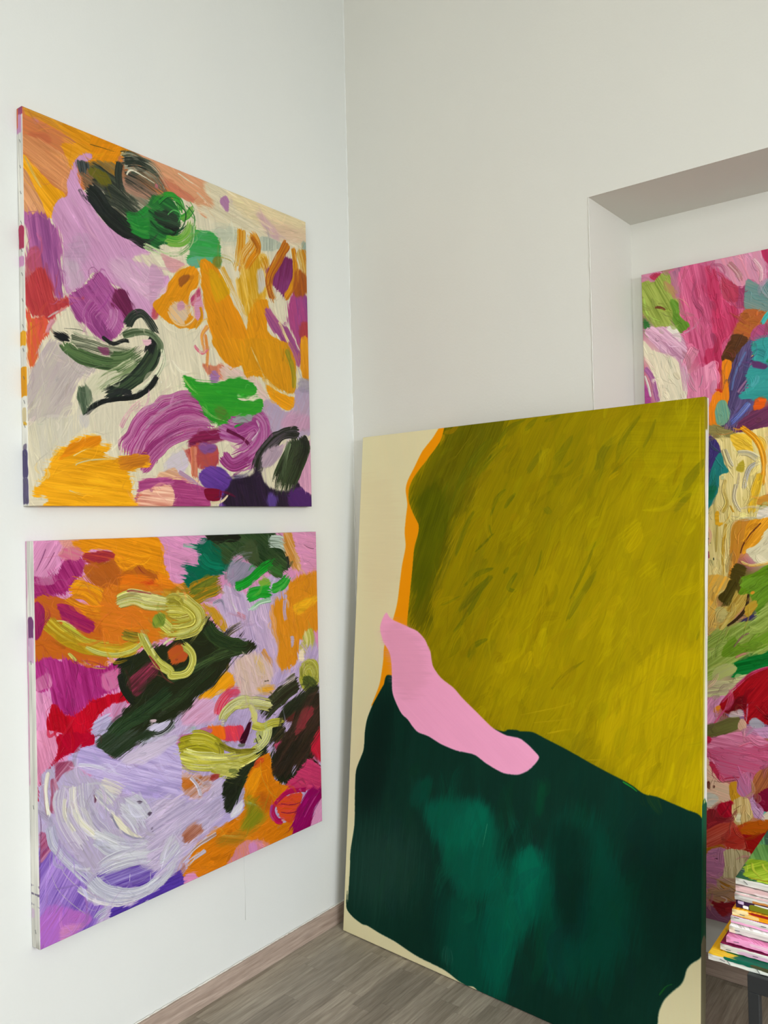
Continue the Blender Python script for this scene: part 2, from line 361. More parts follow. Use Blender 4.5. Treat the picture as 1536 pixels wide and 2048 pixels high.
DATA = {
'A':[
['F',[226,218,190],[-17,-10,611,-101,1313,-61,1285,1346,-51,1295],[214,204,178],{'m':0.5,'a':79,'r':3.8,'s':1.5}],
['F',[208,128,78],[-3,-2,225,-6,520,-1,518,130,295,123,138,245,82,317,-3,327],[196,108,62],{'a':6,'r':5.0,'s':1.3}],
['F',[192,96,66],[23,69,75,56,93,74,43,109,16,95],0,{'a':-20,'r':3.1,'s':7.7,'o':0.5}],
['F',[222,165,120],[380,-3,520,-1,439,0,569,-6,704,-3,677,19,736,66,675,136,623,100,533,85,486,51,438,58],[205,140,110],{'a':15,'r':7.8,'s':1.6,'d':0.15}],
['F',[205,125,95],[500,55,563,59,624,82,613,103,543,99,504,82],0,{'a':16,'r':7.8,'s':1.6}],
['S',[222,166,62],[0,7,87,14,178,29,222,38],[205,130,30],{'w':31,'d':0.2}],
['S',[214,150,50],[3,-1,112,-3,225,-3],[190,110,40],{'w':27,'d':0.1}],
['F',[228,148,15],[112,8,217,-3,228,29,224,58,177,90,154,141,143,137,125,108,118,68,178,47],[236,176,70],{'a':11,'r':6.5,'s':1.3}],
['F',[206,130,150],[30,18,51,24,44,37,30,36],0,{'a':-21,'r':3.1,'s':3.1,'o':0.6}],
['F',[214,140,88],[6,82,118,97,147,136,138,220,66,190,5,136],[224,165,110],{'a':23,'r':3.1,'s':1.3,'o':0.85}],
['F',[234,158,12],[4,142,42,178,91,207,134,228,105,255,84,313,65,294,31,226,2,184],[240,176,50],{'a':44,'r':3.1,'s':1.2}],
['S',[236,196,100],[3,147,31,195,59,234],0,{'w':12,'d':0.35,'o':0.9}],
['F',[212,146,96],[0,192,27,227,65,301,4,319],[222,165,120],{'a':55,'r':3.0,'s':1.2}],
['F',[228,145,12],[225,-3,359,-3,376,6,367,32,321,40,320,97,295,112,207,115,212,92,224,74],[214,128,10],{'a':-62,'r':5.2,'s':1.4}],
['S',[120,90,30],[216,35,296,27,317,27],0,{'w':6,'d':0.4}],
['S',[235,225,180],[329,34,337,19,358,27,376,6],0,{'w':9,'d':0.3}],
['F',[207,150,192],[177,90,224,59,226,77,212,92,173,120,184,181,225,218,244,256,292,287,397,308,463,314,503,371,507,417,456,471,460,517,428,561,367,539,330,486,273,461,222,451,186,502,148,524,130,539,120,460,121,390,114,350,86,309,108,250,138,230,138,192,154,133],[196,150,185],{'m':0.3,'a':54,'r':3.4,'s':1.4}],
['F',[180,150,176],[174,337,208,328,211,367,187,430,157,466,120,425,151,375],0,{'a':-14,'r':3.3,'s':16.4,'o':0.55}],
['F',[196,178,190],[120,425,172,434,194,486,148,524,119,495],[210,190,200],{'a':80,'r':3.2,'s':13.0,'o':0.6}],
['F',[202,172,192],[291,383,418,375,498,435,460,497,373,477,290,435],[220,190,200],{'a':28,'r':3.6,'s':14.5,'o':0.5}],
['F',[226,214,188],[366,365,432,330,481,329,508,385,471,394,418,375],0,{'a':39,'r':3.7,'s':5.6,'d':0.1}],
['F',[232,225,196],[443,327,476,323,519,370,528,393,490,369],0,{'a':-13,'r':3.8,'s':1.9}],
['F',[220,150,160],[476,323,529,322,579,335,519,375],0,{'a':-14,'r':3.8,'s':3.8,'o':0.8,'d':0.2}],
['F',[205,160,190],[433,374,476,372,494,413,441,502,431,503],0,{'a':-12,'r':3.7,'s':3.7}],
['F',[224,212,178],[688,2,1199,0,1198,114,973,125,740,144,623,108,719,79],[214,204,178],{'a':9,'r':4.4,'s':11.0}],
['F',[226,208,160],[798,2,1199,0,1198,94,1037,89,854,75],[222,200,158],{'a':-1,'r':4.7,'s':14.0,'o':0.8}],
['F',[220,185,160],[975,59,1198,45,1197,94,1102,124,1024,111],0,{'a':-15,'r':4.8,'s':24.1,'o':0.7}],
['F',[206,165,175],[914,35,950,38,1031,76,1043,130,968,103],0,{'a':46,'r':4.6,'s':11.5,'o':0.8,'d':0.1}],
['F',[182,132,170],[742,55,772,23,792,40,775,86],[160,110,150],{'a':48,'r':4.3,'s':1.7}],
['F',[196,165,180],[792,22,809,26,791,58],0,{'a':-17,'r':4.3,'s':6.4,'o':0.6}],
['F',[182,192,170],[707,161,824,133,835,180,738,214],0,{'a':-15,'r':4.3,'s':19.2,'o':0.7}],
['F',[168,178,162],[949,131,1056,127,1049,152,948,187],[205,205,180],{'a':91,'r':4.6,'s':1.9,'d':0.3}],
['F',[148,165,155],[1173,96,1198,94,1197,163,1175,159],0,{'a':91,'r':5.0,'s':5.0,'d':0.2}],
['S',[235,225,195],[554,12,645,33,753,34],0,{'w':11,'d':0.5}],
['S',[235,225,195],[635,54,697,86,762,137],0,{'w':12,'d':0.5}],
['F',[150,78,142],[5,322,58,306,75,319,107,352,117,384,109,449,122,544,104,561,72,526,37,493,3,487,3,386],[186,110,160],{'m':0.5,'a':82,'r':9.3,'s':1.2}],
['F',[190,82,96],[5,447,39,411,55,482,33,583,3,589],[160,60,110],{'a':86,'r':3.0,'s':4.6,'o':0.8,'d':0.15}],
['F',[176,52,58],[4,514,55,475,76,501,90,533,104,565,133,538,137,569,133,573,96,605,74,633,46,621,25,635,5,598],[200,80,80],{'a':75,'r':6.2,'s':3.1}],
['F',[226,118,45],[5,592,25,632,60,618,74,643,59,687,38,732,20,775,11,790,5,747],[206,76,66],{'m':0.6,'a':78,'r':6.1,'s':1.2}],
['S',[240,160,40],[15,644,17,711,11,766],0,{'w':10,'d':0.4}],
['S',[215,150,160],[88,624,74,647,59,680],0,{'w':19,'d':0.35}],
['S',[226,190,175],[10,780,14,820,9,868],0,{'w':24,'d':0.4,'o':0.7}],
['S',[225,190,190],[67,624,96,601,133,584],0,{'w':8,'d':0.3}],
['F',[205,196,182],[87,693,145,726,214,745,225,765,167,801,144,850,128,915,66,934,6,932,7,821,34,760],[168,152,158],{'m':0.6,'a':118,'r':9.5,'s':1.3,'o':0.85,'d':0.18}],
['F',[182,168,168],[130,750,175,736,190,763,144,818,114,871,85,895,67,875,100,809],[205,196,182],{'a':122,'r':3.2,'s':4.8,'o':0.7,'d':0.3}],
['F',[206,200,182],[31,940,143,917,166,866,188,935,112,1011,90,1012,54,1076,34,1015],[190,186,176],{'a':93,'r':3.2,'s':1.3,'o':0.7,'d':0.4}],
['F',[196,190,190],[165,915,200,905,191,949,172,947],0,{'a':91,'r':3.3,'s':4.9,'o':0.7}],
['F',[216,208,186],[223,867,325,850,340,923,281,994,226,961],0,{'a':91,'r':3.4,'s':13.8,'o':0.6}],
['F',[148,62,130],[148,524,194,493,222,451,261,445,297,478,330,486,351,519,367,539,367,572,368,527,333,586,307,636,270,664,227,653,192,630,162,617,147,592,139,551],[176,98,155],{'m':0.55,'a':49,'r':6.8,'s':1.4}],
['S',[200,135,180],[296,541,292,587,263,636],[160,80,140],{'w':50,'d':0.35,'o':0.9}],
['S',[176,100,155],[240,545,208,587,223,635],[140,50,120],{'w':57,'d':0.35,'o':0.9}],
['F',[98,26,66],[293,494,339,478,351,504,367,535,350,575,321,559,288,539,283,514],[130,50,95],{'a':54,'r':7.0,'s':1.4}],
['S',[105,35,85],[212,482,206,447,222,431,236,444,218,481],0,{'w':3,'d':0.05}],
['F',[190,60,60],[171,541,194,533,186,545],0,{'a':-12,'r':3.3,'s':2.5,'o':0.8}],
['F',[190,70,90],[447,508,473,518,459,552,437,556],0,{'a':-11,'r':3.7,'s':5.6,'o':0.9}],
['F',[58,64,54],[183,107,323,53,435,41,504,93,539,156,487,287,391,281,288,263,209,197],[120,112,92],{'m':0.5,'a':18,'r':7.2,'s':1.4,'o':0.7,'d':0.45}],
['S',[66,76,62],[211,121,254,129,315,154,377,191,420,198],[34,38,34],{'w':72,'d':0.3}],
['F',[112,104,24],[211,114,279,105,294,146,262,156,219,137],[80,84,40],{'a':52,'r':5.1,'s':1.4}],
['F',[200,148,124],[336,102,422,105,512,124,443,145,356,148],[90,80,66],{'a':6,'r':3.7,'s':1.5,'d':0.2}],
['S',[52,60,50],[327,49,318,101,329,161],[30,34,32],{'w':33,'d':0.2}],
['S',[60,70,58],[329,60,392,38,463,53,512,112],[214,210,186],{'w':80,'m':0.4,'d':0.42}],
['S',[44,52,44],[337,50,397,29,454,33],0,{'w':41,'d':0.3}],
['S',[44,50,44],[332,96,400,108,466,130,518,154],[150,120,100],{'w':58,'m':0.4,'d':0.42}],
['S',[230,225,200],[349,91,370,68,422,74,467,83],0,{'w':12,'d':0.4}],
['S',[205,120,130],[458,86,480,94],0,{'w':21,'d':0.3}],
['S',[42,50,42],[254,173,314,184,368,205,420,236],[70,75,62],{'w':68,'d':0.28}],
['S',[29,33,31],[195,181,234,198,265,232,305,257,363,279,423,293,482,286],[38,44,40],{'w':67,'d':0.03}],
['S',[70,66,66],[176,190,198,219,237,244,252,261],0,{'w':19,'d':0.55}],
['F',[34,38,38],[173,109,208,94,211,114,199,140,177,133],[110,120,120],{'a':80,'r':6.6,'s':1.3,'d':0.2}],
['S',[40,44,40],[401,310,463,306,500,305],0,{'w':16,'d':0.5}],
['S',[34,140,52],[338,233,394,225,443,184,503,127],[50,120,60],{'w':49}],
['S',[30,128,48],[351,248,411,254,483,211,525,151],[60,150,60],{'w':66,'d':0.25}],
['F',[26,88,44],[437,148,494,114,557,128,558,219,491,287,435,293],[50,130,55],{'m':0.5,'a':12,'r':7.6,'s':1.5}],
['F',[34,48,38],[455,179,542,153,556,220,521,229,464,221],[60,90,60],{'a':2,'r':7.6,'s':1.5,'d':0.1}],
['S',[52,165,50],[489,115,533,100,561,127,567,158],[80,180,70],{'w':27,'h':2}],
['S',[50,150,45],[561,177,597,150,623,108],[110,170,70],{'w':29,'d':0.3}],
['S',[62,160,45],[492,266,555,258,601,216,617,161],[140,180,80],{'w':48,'d':0.25}],
['F',[96,170,115],[627,201,717,185,743,257,726,300,620,334,589,320],[46,150,66],{'m':0.7,'a':-8,'r':6.1,'s':1.6,'d':0.1}],
['F',[110,180,150],[600,305,738,267,732,301,609,335],[60,150,90],{'a':-10,'r':4.1,'s':1.6,'d':0.2}],
['S',[205,214,176],[618,178,611,243,564,297,505,316],[90,150,70],{'w':20,'d':0.35}],
['S',[170,200,140],[407,309,491,320,549,313],[225,220,190],{'w':30,'d':0.5}],
['F',[30,34,32],[521,225,546,206,561,223,531,235],0,{'a':-15,'r':5.8,'s':1.5}],
['S',[44,150,52],[473,149,514,109,565,104,581,139],[24,60,36],{'w':14,'d':0.32}],
['S',[36,120,48],[436,216,480,242,542,232,594,185],[24,60,36],{'w':16,'d':0.32}],
['S',[90,180,90],[509,177,535,152,564,158,551,194],[24,60,36],{'w':7,'d':0.32}],
['S',[110,190,100],[586,116,625,148,610,213,558,266],[24,60,36],{'w':9,'d':0.32}],
['S',[26,84,42],[429,183,472,198,526,190],[24,60,36],{'w':14,'d':0.32}],
['S',[28,70,40],[543,118,586,144,572,199,529,242],[24,60,36],{'w':9,'d':0.32}],
['S',[160,205,120],[604,96,629,124],[24,60,36],{'w':7,'d':0.32}],
['S',[26,32,28],[496,219,542,225,525,243,512,233],0,{'w':9,'d':0.1}],
['F',[226,145,12],[651,299,715,303,758,350,791,418,847,484,875,561,856,636,797,678,753,660,710,609,679,527,654,425],[214,132,10],{'a':62,'r':4.2,'s':1.7}],
['F',[216,160,8],[683,324,747,339,780,390,713,439],0,{'a':57,'r':4.2,'s':4.2}],
['F',[120,120,30],[704,301,716,268,749,264,737,311],0,{'a':-14,'r':4.2,'s':4.2,'o':0.8,'d':0.15}],
['S',[205,205,175],[738,267,793,271,809,316],[170,150,60],{'w':36,'d':0.45}],
['F',[218,160,15],[869,244,972,200,976,311,944,411,882,487,814,355],[226,196,130],{'m':0.5,'a':80,'r':9.0,'s':1.8,'d':0.12}],
['S',[206,130,10],[847,122,840,206,818,310],[228,190,100],{'w':47,'d':0.25}],
['S',[210,130,12],[883,126,912,173,869,235,844,295],[236,200,130],{'w':69,'d':0.22}],
['S',[190,110,20],[894,141,929,183,911,215],0,{'w':31,'d':0.3}],
['S',[205,140,20],[947,206,971,256,970,307],[230,200,150],{'w':51,'d':0.4}],
['S',[228,208,168],[743,296,792,369,842,449,870,489],[215,160,40],{'w':30,'d':0.3}],
['F',[226,148,12],[883,422,981,375,967,499,1042,534,1053,650,843,678,864,517],[212,140,10],{'a':70,'r':4.6,'s':1.8}],
['F',[214,205,190],[922,277,959,259,964,328,926,368],0,{'a':77,'r':4.5,'s':6.8,'d':0.3}],
['F',[150,64,132],[1035,203,1114,177,1126,254,1085,335,1001,315,971,265],[100,28,72],{'m':0.6,'a':104,'r':9.5,'s':1.9}],
['F',[152,72,138],[959,408,1031,446,1082,479,1154,564,1132,621,1093,573,1029,517,973,470],[190,110,120],{'a':49,'r':7.1,'s':1.9}],
['F',[152,72,142],[1125,307,1196,302,1198,494,1151,550,1083,431],[180,60,100],{'a':80,'r':9.8,'s':2.0}],
['S',[205,125,20],[1095,111,1035,203,983,300,1013,388],[160,80,30],{'w':45,'d':0.2}],
['S',[215,145,20],[1122,124,1129,253,1064,363],[190,110,20],{'w':33}],
['S',[196,126,18],[1162,113,1188,190,1190,278],[220,190,110],{'w':69,'d':0.3}],
['F',[160,80,30],[1133,218,1198,232,1196,302,1124,327],[190,110,20],{'a':84,'r':4.9,'s':7.4,'d':0.2}],
['F',[170,60,70],[1156,437,1199,429,1198,494,1148,497],0,{'a':77,'r':5.0,'s':7.4,'d':0.15}],
['F',[230,140,10],[1155,508,1198,494,1199,631,1152,637],[210,150,60],{'a':88,'r':5.0,'s':2.0}],
['S',[228,205,150],[1031,450,1068,505,1120,579],0,{'w':19,'d':0.3}],
['F',[228,148,15],[441,510,493,458,504,415,553,362,609,330,645,358,629,409,597,437,596,500,642,530,611,557,550,567,492,549],[216,134,16],{'a':122,'r':3.9,'s':1.6}],
['F',[226,200,172],[502,497,542,477,587,481,596,513,565,552,516,544],[215,150,60],{'a':40,'r':7.8,'s':1.6,'d':0.2}],
['F',[208,150,170],[542,481,567,468,576,491,546,506],0,{'a':-11,'r':3.9,'s':3.9}],
['S',[215,140,30],[502,514,526,551,575,554,616,517,612,467],[235,205,160],{'w':15,'d':0.3}],
['F',[160,92,32],[551,388,599,365,593,391,560,421],0,{'a':122,'r':3.9,'s':3.9,'d':0.1}],
['F',[186,66,108],[602,457,644,401,645,439,612,476],0,{'a':122,'r':4.0,'s':4.0,'d':0.1}],
['F',[214,150,180],[617,466,649,434,653,511,627,524],0,{'a':-11,'r':4.0,'s':4.0}],
['S',[225,150,20],[643,470,648,512,611,561],0,{'w':17,'d':0.2}],
['S',[222,150,120],[679,532,647,580,661,638],[228,160,60],{'w':22,'d':0.3}],
['F',[206,122,92],[645,676,676,719,752,722,742,666,709,680],[220,150,120],{'a':85,'r':4.1,'s':4.1}],
['S',[222,130,30],[663,566,672,633,666,694],[225,160,120],{'w':18,'d':0.25}],
['S',[215,110,130],[610,617,646,641,678,615],[228,150,160],{'w':16,'d':0.3}],
['F',[168,118,172],[679,714,709,693,730,725,686,743],0,{'a':-7,'r':6.2,'s':4.1}],
['F',[226,198,178],[742,671,902,695,962,766,937,806,890,728,752,727],[210,170,180],{'a':28,'r':8.8,'s':1.8,'o':0.9,'d':0.12}],
['F',[226,148,14],[694,586,851,561,844,639,786,674,753,656],0,{'a':64,'r':4.3,'s':1.7}],
['F',[220,148,14],[840,563,1068,526,1119,614,1120,730,1025,731,963,701,902,695,843,693],[205,140,10],{'a':77,'r':6.9,'s':1.8}],
['S',[235,200,120],[880,579,927,655,963,701,1077,749],0,{'w':10,'d':0.3}],
['S',[170,150,30],[1067,554,1105,640,1110,726],0,{'w':28,'d':0.3}],
['F',[242,160,12],[954,716,1025,736,1120,759,1089,806,1043,803,974,765],0,{'a':18,'r':4.7,'s':1.9}],
['F',[226,140,12],[1155,512,1197,505,1199,662,1159,653],[205,150,40],{'a':84,'r':5.0,'s':2.0}],
['S',[165,80,130],[1081,523,1120,570,1146,625],[200,140,120],{'w':28,'d':0.2}],
['F',[196,168,192],[1124,710,1200,721,1201,894,959,915,934,806,962,766,1043,810,1109,794],[165,152,178],{'m':0.6,'a':116,'r':7.1,'s':1.9}],
['F',[150,140,160],[1138,675,1200,667,1200,721,1144,727],0,{'a':-7,'r':5.0,'s':9.9,'o':0.8}],
['F',[205,152,184],[1076,816,1198,820,1199,879,1035,882],0,{'a':117,'r':4.9,'s':12.2,'o':0.8}],
['S',[156,56,122],[355,1067,397,973,467,904,565,854,663,867,738,913],[206,142,180],{'w':148,'m':0.45,'d':0.16,'h':1.4}],
['S',[150,50,115],[377,1086,433,1015,509,958,610,922,705,928],[190,120,165],{'w':62,'d':0.2}],
['S',[205,150,185],[388,962,463,872,561,825,622,828],0,{'w':12,'d':0.3}],
['S',[220,170,180],[307,944,358,865,455,797,498,774],[190,120,150],{'w':22,'d':0.55}],
['F',[118,24,66],[568,984,620,934,705,913,776,921,753,954,645,971],[150,40,90],{'a':-10,'r':6.1,'s':6.1}],
['S',[152,60,128],[705,885,805,908,887,870,923,899,910,955,849,1004,769,1030],[196,132,178],{'w':115,'m':0.45,'d':0.16}],
['S',[140,45,110],[725,1001,780,1043,873,1003],[170,90,150],{'w':59,'d':0.2}],
['S',[215,180,205],[874,948,917,900,899,855],0,{'w':15,'d':0.35}],
['S',[110,20,70],[749,912,827,938,868,967],0,{'w':18,'d':0.25}],
['F',[38,156,42],[556,734,567,727,623,751,686,748,786,714,860,709,908,735,907,754,865,772,796,785,877,789,937,778,930,825,858,850,783,861,760,887,705,894,652,868,632,827,581,785],[60,146,36],{'a':-3,'r':6.4,'s':1.7}],
['F',[96,112,48],[695,842,739,825,772,862,727,883],[60,146,36],{'a':11,'r':4.2,'s':6.3,'o':0.8}],
['S',[160,205,110],[560,738,592,772,633,797],[60,150,40],{'w':11,'d':0.4}],
['S',[150,190,110],[637,835,684,869,749,881],[60,150,40],{'w':17,'d':0.45}],
['S',[40,150,50],[788,901,846,873],0,{'w':13,'d':0.2}],
['F',[175,160,185],[783,865,876,848,863,876,794,882],[100,140,100],{'a':3,'r':4.4,'s':1.7,'d':0.25}],
['F',[192,86,76],[553,1010,619,972,704,976,708,1046,638,1065,567,1030],[150,50,60],{'a':85,'r':4.0,'s':4.0}],
['F',[120,80,160],[624,972,704,967,692,1003,634,1006],0,{'a':14,'r':4.1,'s':6.1,'o':0.8}],
['S',[216,132,108],[601,978,603,1109],[200,110,80],{'w':33,'d':0.1}],
['F',[216,208,208],[494,1029,558,1001,577,1050,546,1089,464,1095],[185,165,195],{'a':-27,'r':3.8,'s':3.8}],
['F',[222,166,128],[440,1104,517,1061,542,1089,627,1112,517,1119],[236,205,170],{'a':16,'r':3.8,'s':3.8}],
['S',[205,165,195],[532,1077,581,1101,627,1129],0,{'w':21,'d':0.3}],
['F',[96,56,150],[628,1074,713,1050,779,1096,795,1131,760,1199,711,1199,722,1159,637,1125],[126,76,164],{'a':24,'r':4.2,'s':4.2}],
['F',[38,28,44],[773,1101,878,1071,897,1011,955,1120,1070,1137,1117,1098,1205,1141,1204,1205,755,1203],[52,34,66],{'a':78,'r':4.6,'s':6.9}],
['F',[84,40,112],[1076,1133,1143,1122,1203,1161,1201,1201,1068,1201],[56,30,80],{'a':31,'r':4.9,'s':7.3}],
['F',[92,66,142],[961,1143,1011,1162,991,1200,948,1194],0,{'a':78,'r':4.6,'s':9.2}],
['F',[210,150,186],[1174,950,1202,924,1205,1141,1143,1117,1104,1065],[220,170,190],{'a':88,'r':4.9,'s':2.0}],
['S',[150,140,165],[779,1087,836,1077,884,1048],[60,50,80],{'w':26,'d':0.4}],
['S',[38,46,32],[1121,895,1126,962,1085,1032,1044,1100,1024,1171],[60,74,48],{'w':132,'d':0.06}],
['S',[34,38,30],[1141,893,1048,905,965,957,915,1015,895,1080],[90,80,90],{'w':57,'d':0.12}],
['S',[34,38,30],[1147,903,1167,955,1111,1060],0,{'w':48,'d':0.35}],
['F',[204,176,192],[927,996,990,962,1047,943,1027,991,963,1045,926,1037],[100,90,110],{'a':127,'r':6.9,'s':1.8,'d':0.15}],
['S',[112,128,96],[1080,931,1053,1004,1038,1090],[60,76,50],{'w':32,'d':0.35}],
['F',[164,58,118],[385,1113,517,1106,617,1119,658,1142,664,1199,506,1198,516,1152,385,1149],[185,90,140],{'a':4,'r':5.8,'s':1.5}],
['S',[220,112,92],[357,1171,449,1166,516,1168],[240,196,170],{'w':40}],
['F',[122,14,48],[648,1137,717,1138,723,1163,708,1181,658,1177],0,{'r':2.1,'s':1.6}],
['S',[226,205,170],[668,1187,722,1181,756,1154],0,{'w':13,'d':0.2}],
['F',[165,64,125],[388,1119,503,1103,502,1131,388,1144,366,1201,355,1190],[190,100,150],{'a':-5,'r':5.5,'s':1.5}],
['F',[222,135,115],[397,1144,502,1127,501,1202,364,1201],[240,200,172],{'m':0.6,'a':4,'r':5.6,'s':1.5}],
['F',[236,160,14],[38,1201,66,1175,49,1163,21,1179,12,1158,35,1138,50,1103,71,1075,72,1048,112,1011,164,979,236,970,233,999,275,999,267,1024,229,1041,305,1041,364,1027,403,1021,420,1048,398,1068,325,1089,346,1111,350,1167,340,1203],[244,178,36],{'a':6,'r':8.3,'s':1.3}],
['F',[232,138,12],[126,1010,172,986,234,973,229,1001,164,1022,97,1060],0,{'a':-26,'r':3.3,'s':3.3}],
['F',[186,108,34],[301,1039,403,1023,418,1048,329,1087],[228,150,20],{'a':-13,'r':7.2,'s':1.4,'d':0.2}],
['S',[238,216,150],[148,1076,159,1065,209,1052,297,1045],0,{'w':9,'d':0.25}],
['S',[238,215,150],[141,1044,186,1021,233,1015],0,{'w':8,'d':0.45}],
['S',[240,215,150],[124,1151,180,1164,239,1157],0,{'w':9,'d':0.6}],
['F',[228,216,186],[2,1175,28,1182,66,1175,38,1199,2,1201],0,{'r':4.6,'s':1.2}],
['S',[236,190,90],[75,1047,112,1007,164,976],0,{'w':16,'d':0.6}],
['F',[218,214,182],[201,797,285,743,326,752,244,839,204,836],[190,185,165],{'a':125,'r':3.4,'s':3.4,'d':0.15}],
['S',[76,84,64],[131,683,191,684,278,696,361,695,413,660],[205,205,175],{'w':64,'m':0.45,'d':0.34}],
['S',[84,112,66],[117,685,138,713,191,730,269,736,348,719],[46,66,40],{'w':49,'d':0.1}],
['S',[98,122,78],[269,730,335,714,395,671],[60,86,48],{'w':72,'d':0.3}],
['S',[120,140,95],[382,715,326,756,268,789,212,832],[205,205,170],{'w':63,'d':0.4}],
['S',[32,42,36],[456,623,444,675,408,730,359,778,300,819,243,850],[64,86,56],{'w':54,'d':0.16}],
['S',[30,34,34],[454,604,426,658,417,694],0,{'w':38,'d':0.05}],
['S',[222,222,190],[476,647,480,693,456,743,411,791,359,823],[60,70,56],{'w':23,'m':0.3,'d':0.25}],
['S',[28,32,32],[456,747,424,793,371,830,284,850,227,870,176,916],0,{'w':23,'d':0.04,'h':1.5}],
['S',[40,44,44],[359,823,304,822,251,842],0,{'w':28,'d':0.35}],
['S',[40,48,42],[337,605,363,562,397,546,428,569,463,614],[90,95,80],{'w':37,'d':0.25}],
['S',[110,125,95],[320,637,371,614,427,608,467,636,462,672],[60,80,50],{'w':29,'d':0.2}],
['F',[26,28,30],[87,669,117,652,141,669,117,687,95,682],0,{'a':21,'r':8.0,'s':1.3,'d':0.1}],
['S',[70,78,68],[117,648,169,643,227,653,286,658],0,{'w':5,'d':0.4}],
['S',[32,36,34],[246,649,286,667,328,649,353,651],0,{'w':16,'d':0.2}],
['F',[56,78,56],[163,830,193,823,208,861,180,912,167,883],[150,155,130],{'a':80,'r':6.6,'s':1.3,'d':0.15}],
['F',[226,180,192],[397,632,436,634,423,655,409,654],0,{'a':-9,'r':3.7,'s':1.5}],
['F',[128,56,98],[230,688,270,686,276,707,253,710],0,{'a':-9,'r':3.4,'s':3.4,'o':0.85}],
['S',[230,225,190],[116,688,146,691,168,709],0,{'w':7,'d':0.3}],
['X',0,0,0,{'n':1900,'w0':4,'w1':18,'L0':25,'L1':100,'o':0.5,'seed':2,'jit':0.07}],
['X',0,0,0,{'n':2600,'w0':2,'w1':6,'L0':20,'L1':80,'o':0.5,'seed':12,'jit':0.11,'h':0.9}]],
'B':[
['F',[220,146,190],[-24,-31,1332,-26,1258,1962,-40,1245],[208,138,184],{'m':0.4,'a':69,'r':3.8,'s':1.5}],
['F',[184,165,208],[449,492,682,337,1008,162,1239,626,1262,1244,433,1225,-39,1198,-35,853,292,675],[198,176,208],{'m':0.4,'a':118,'r':3.8,'s':5.7}],
['F',[216,140,184],[-3,-2,153,0,131,29,75,37,67,108,2,114],[226,160,200],{'a':122,'r':3.1,'s':1.2}],
['S',[150,80,130],[38,22,21,60,5,92],0,{'w':6,'d':0.45}],
['S',[150,70,120],[65,33,40,74,13,105],0,{'w':5,'d':0.5}],
['F',[226,160,110],[82,-1,182,0,145,20,103,25],0,{'a':-8,'r':3.2,'s':4.8,'o':0.6,'d':0.2}],
['F',[222,136,10],[131,2,419,0,435,12,460,53,455,101,497,152,496,204,373,193,255,97,256,41,167,37,131,26],[230,148,24],{'a':16,'r':7.0,'s':1.4}],
['F',[218,120,20],[416,117,497,152,547,170,545,231,414,197],[236,140,20],{'a':13,'r':3.8,'s':3.8}],
['F',[220,146,190],[446,1,501,1,460,-2,643,-1,584,77,531,158,483,154,458,90],[214,140,186],{'a':19,'r':3.8,'s':1.5}],
['F',[146,22,96],[0,110,67,108,81,63,124,39,159,67,159,88,122,139,93,170,52,166,1,190],[172,64,124],{'m':0.5,'a':60,'r':7.8,'s':1.3}],
['F',[222,140,150],[75,37,117,19,159,37,137,63,88,60],[170,60,110],{'a':21,'r':6.4,'s':1.3,'d':0.25}],
['F',[205,140,170],[5,109,67,108,63,131,6,130],[146,22,96],{'a':71,'r':3.1,'s':1.2,'o':0.8,'d':0.45}],
['F',[152,34,60],[163,38,258,40,261,62,225,79,195,86,159,62],[190,80,40],{'a':12,'r':5.0,'s':1.3}],
['F',[188,96,22],[159,88,256,69,294,106,350,91,420,117,416,146,390,173,308,174,254,190,180,129],[150,80,36],{'a':49,'r':6.9,'s':1.4}],
['F',[228,116,18],[286,123,354,120,407,145,411,171,365,178,293,165],0,{'a':9,'r':3.5,'s':5.3}],
['F',[200,40,24],[374,147,411,146,411,175,377,172],0,{'a':4,'r':3.6,'s':5.4,'o':0.9}],
['S',[150,40,50],[350,95,374,118,416,117],0,{'w':7,'d':0.3}],
['F',[206,106,20],[1,181,52,166,93,176,149,218,215,241,303,258,334,296,289,361,231,370,231,411,139,380,70,363,-2,359],[178,88,30],{'m':0.6,'a':29,'r':6.5,'s':1.3}],
['S',[232,150,18],[101,150,157,158,216,194,264,229],[204,116,20],{'w':64,'d':0.12}],
['S',[214,130,20],[86,182,149,218,234,243,303,258],[190,100,22],{'w':47}],
['S',[236,165,40],[129,139,187,150,246,179],0,{'w':8,'d':0.3}],
['F',[152,24,90],[66,193,128,206,185,259,194,280,162,290,106,257,79,234],[176,60,70],{'m':0.4,'a':29,'r':4.8,'s':1.3}],
['F',[142,24,86],[0,181,25,193,31,245,14,288,-1,289],[170,50,90],{'a':81,'r':3.0,'s':3.0}],
['F',[152,22,100],[-1,353,104,365,231,411,281,395,287,465,229,496,173,509,123,536,95,535,45,482,42,443,-1,445],[176,58,134],{'m':0.5,'a':78,'r':8.0,'s':1.3}],
['F',[190,95,145],[-1,410,42,395,46,437,0,440],[220,150,190],{'a':71,'r':3.0,'s':3.0,'d':0.2}],
['F',[212,122,168],[212,428,282,419,275,477,222,478],[180,60,120],{'a':70,'r':3.4,'s':5.0,'d':0.15}],
['F',[182,0,28],[48,486,95,534,123,536,173,506,233,497,310,493,311,536,247,527,202,552,172,596,164,631,76,611,67,583,33,566,30,533],[196,10,44],{'a':80,'r':4.8,'s':1.3}],
['F',[222,142,186],[-3,448,49,483,30,533,37,570,77,608,-5,592],[228,160,200],{'a':76,'r':4.5,'s':1.2}],
['F',[224,126,22],[235,154,497,174,545,231,543,336,411,349,289,375,221,324],[196,104,30],{'m':0.5,'a':16,'r':7.2,'s':1.4}],
['F',[188,140,34],[447,185,535,199,603,243,626,292,569,324,478,343,435,330],[214,150,40],{'m':0.5,'a':22,'r':7.6,'s':1.5}],
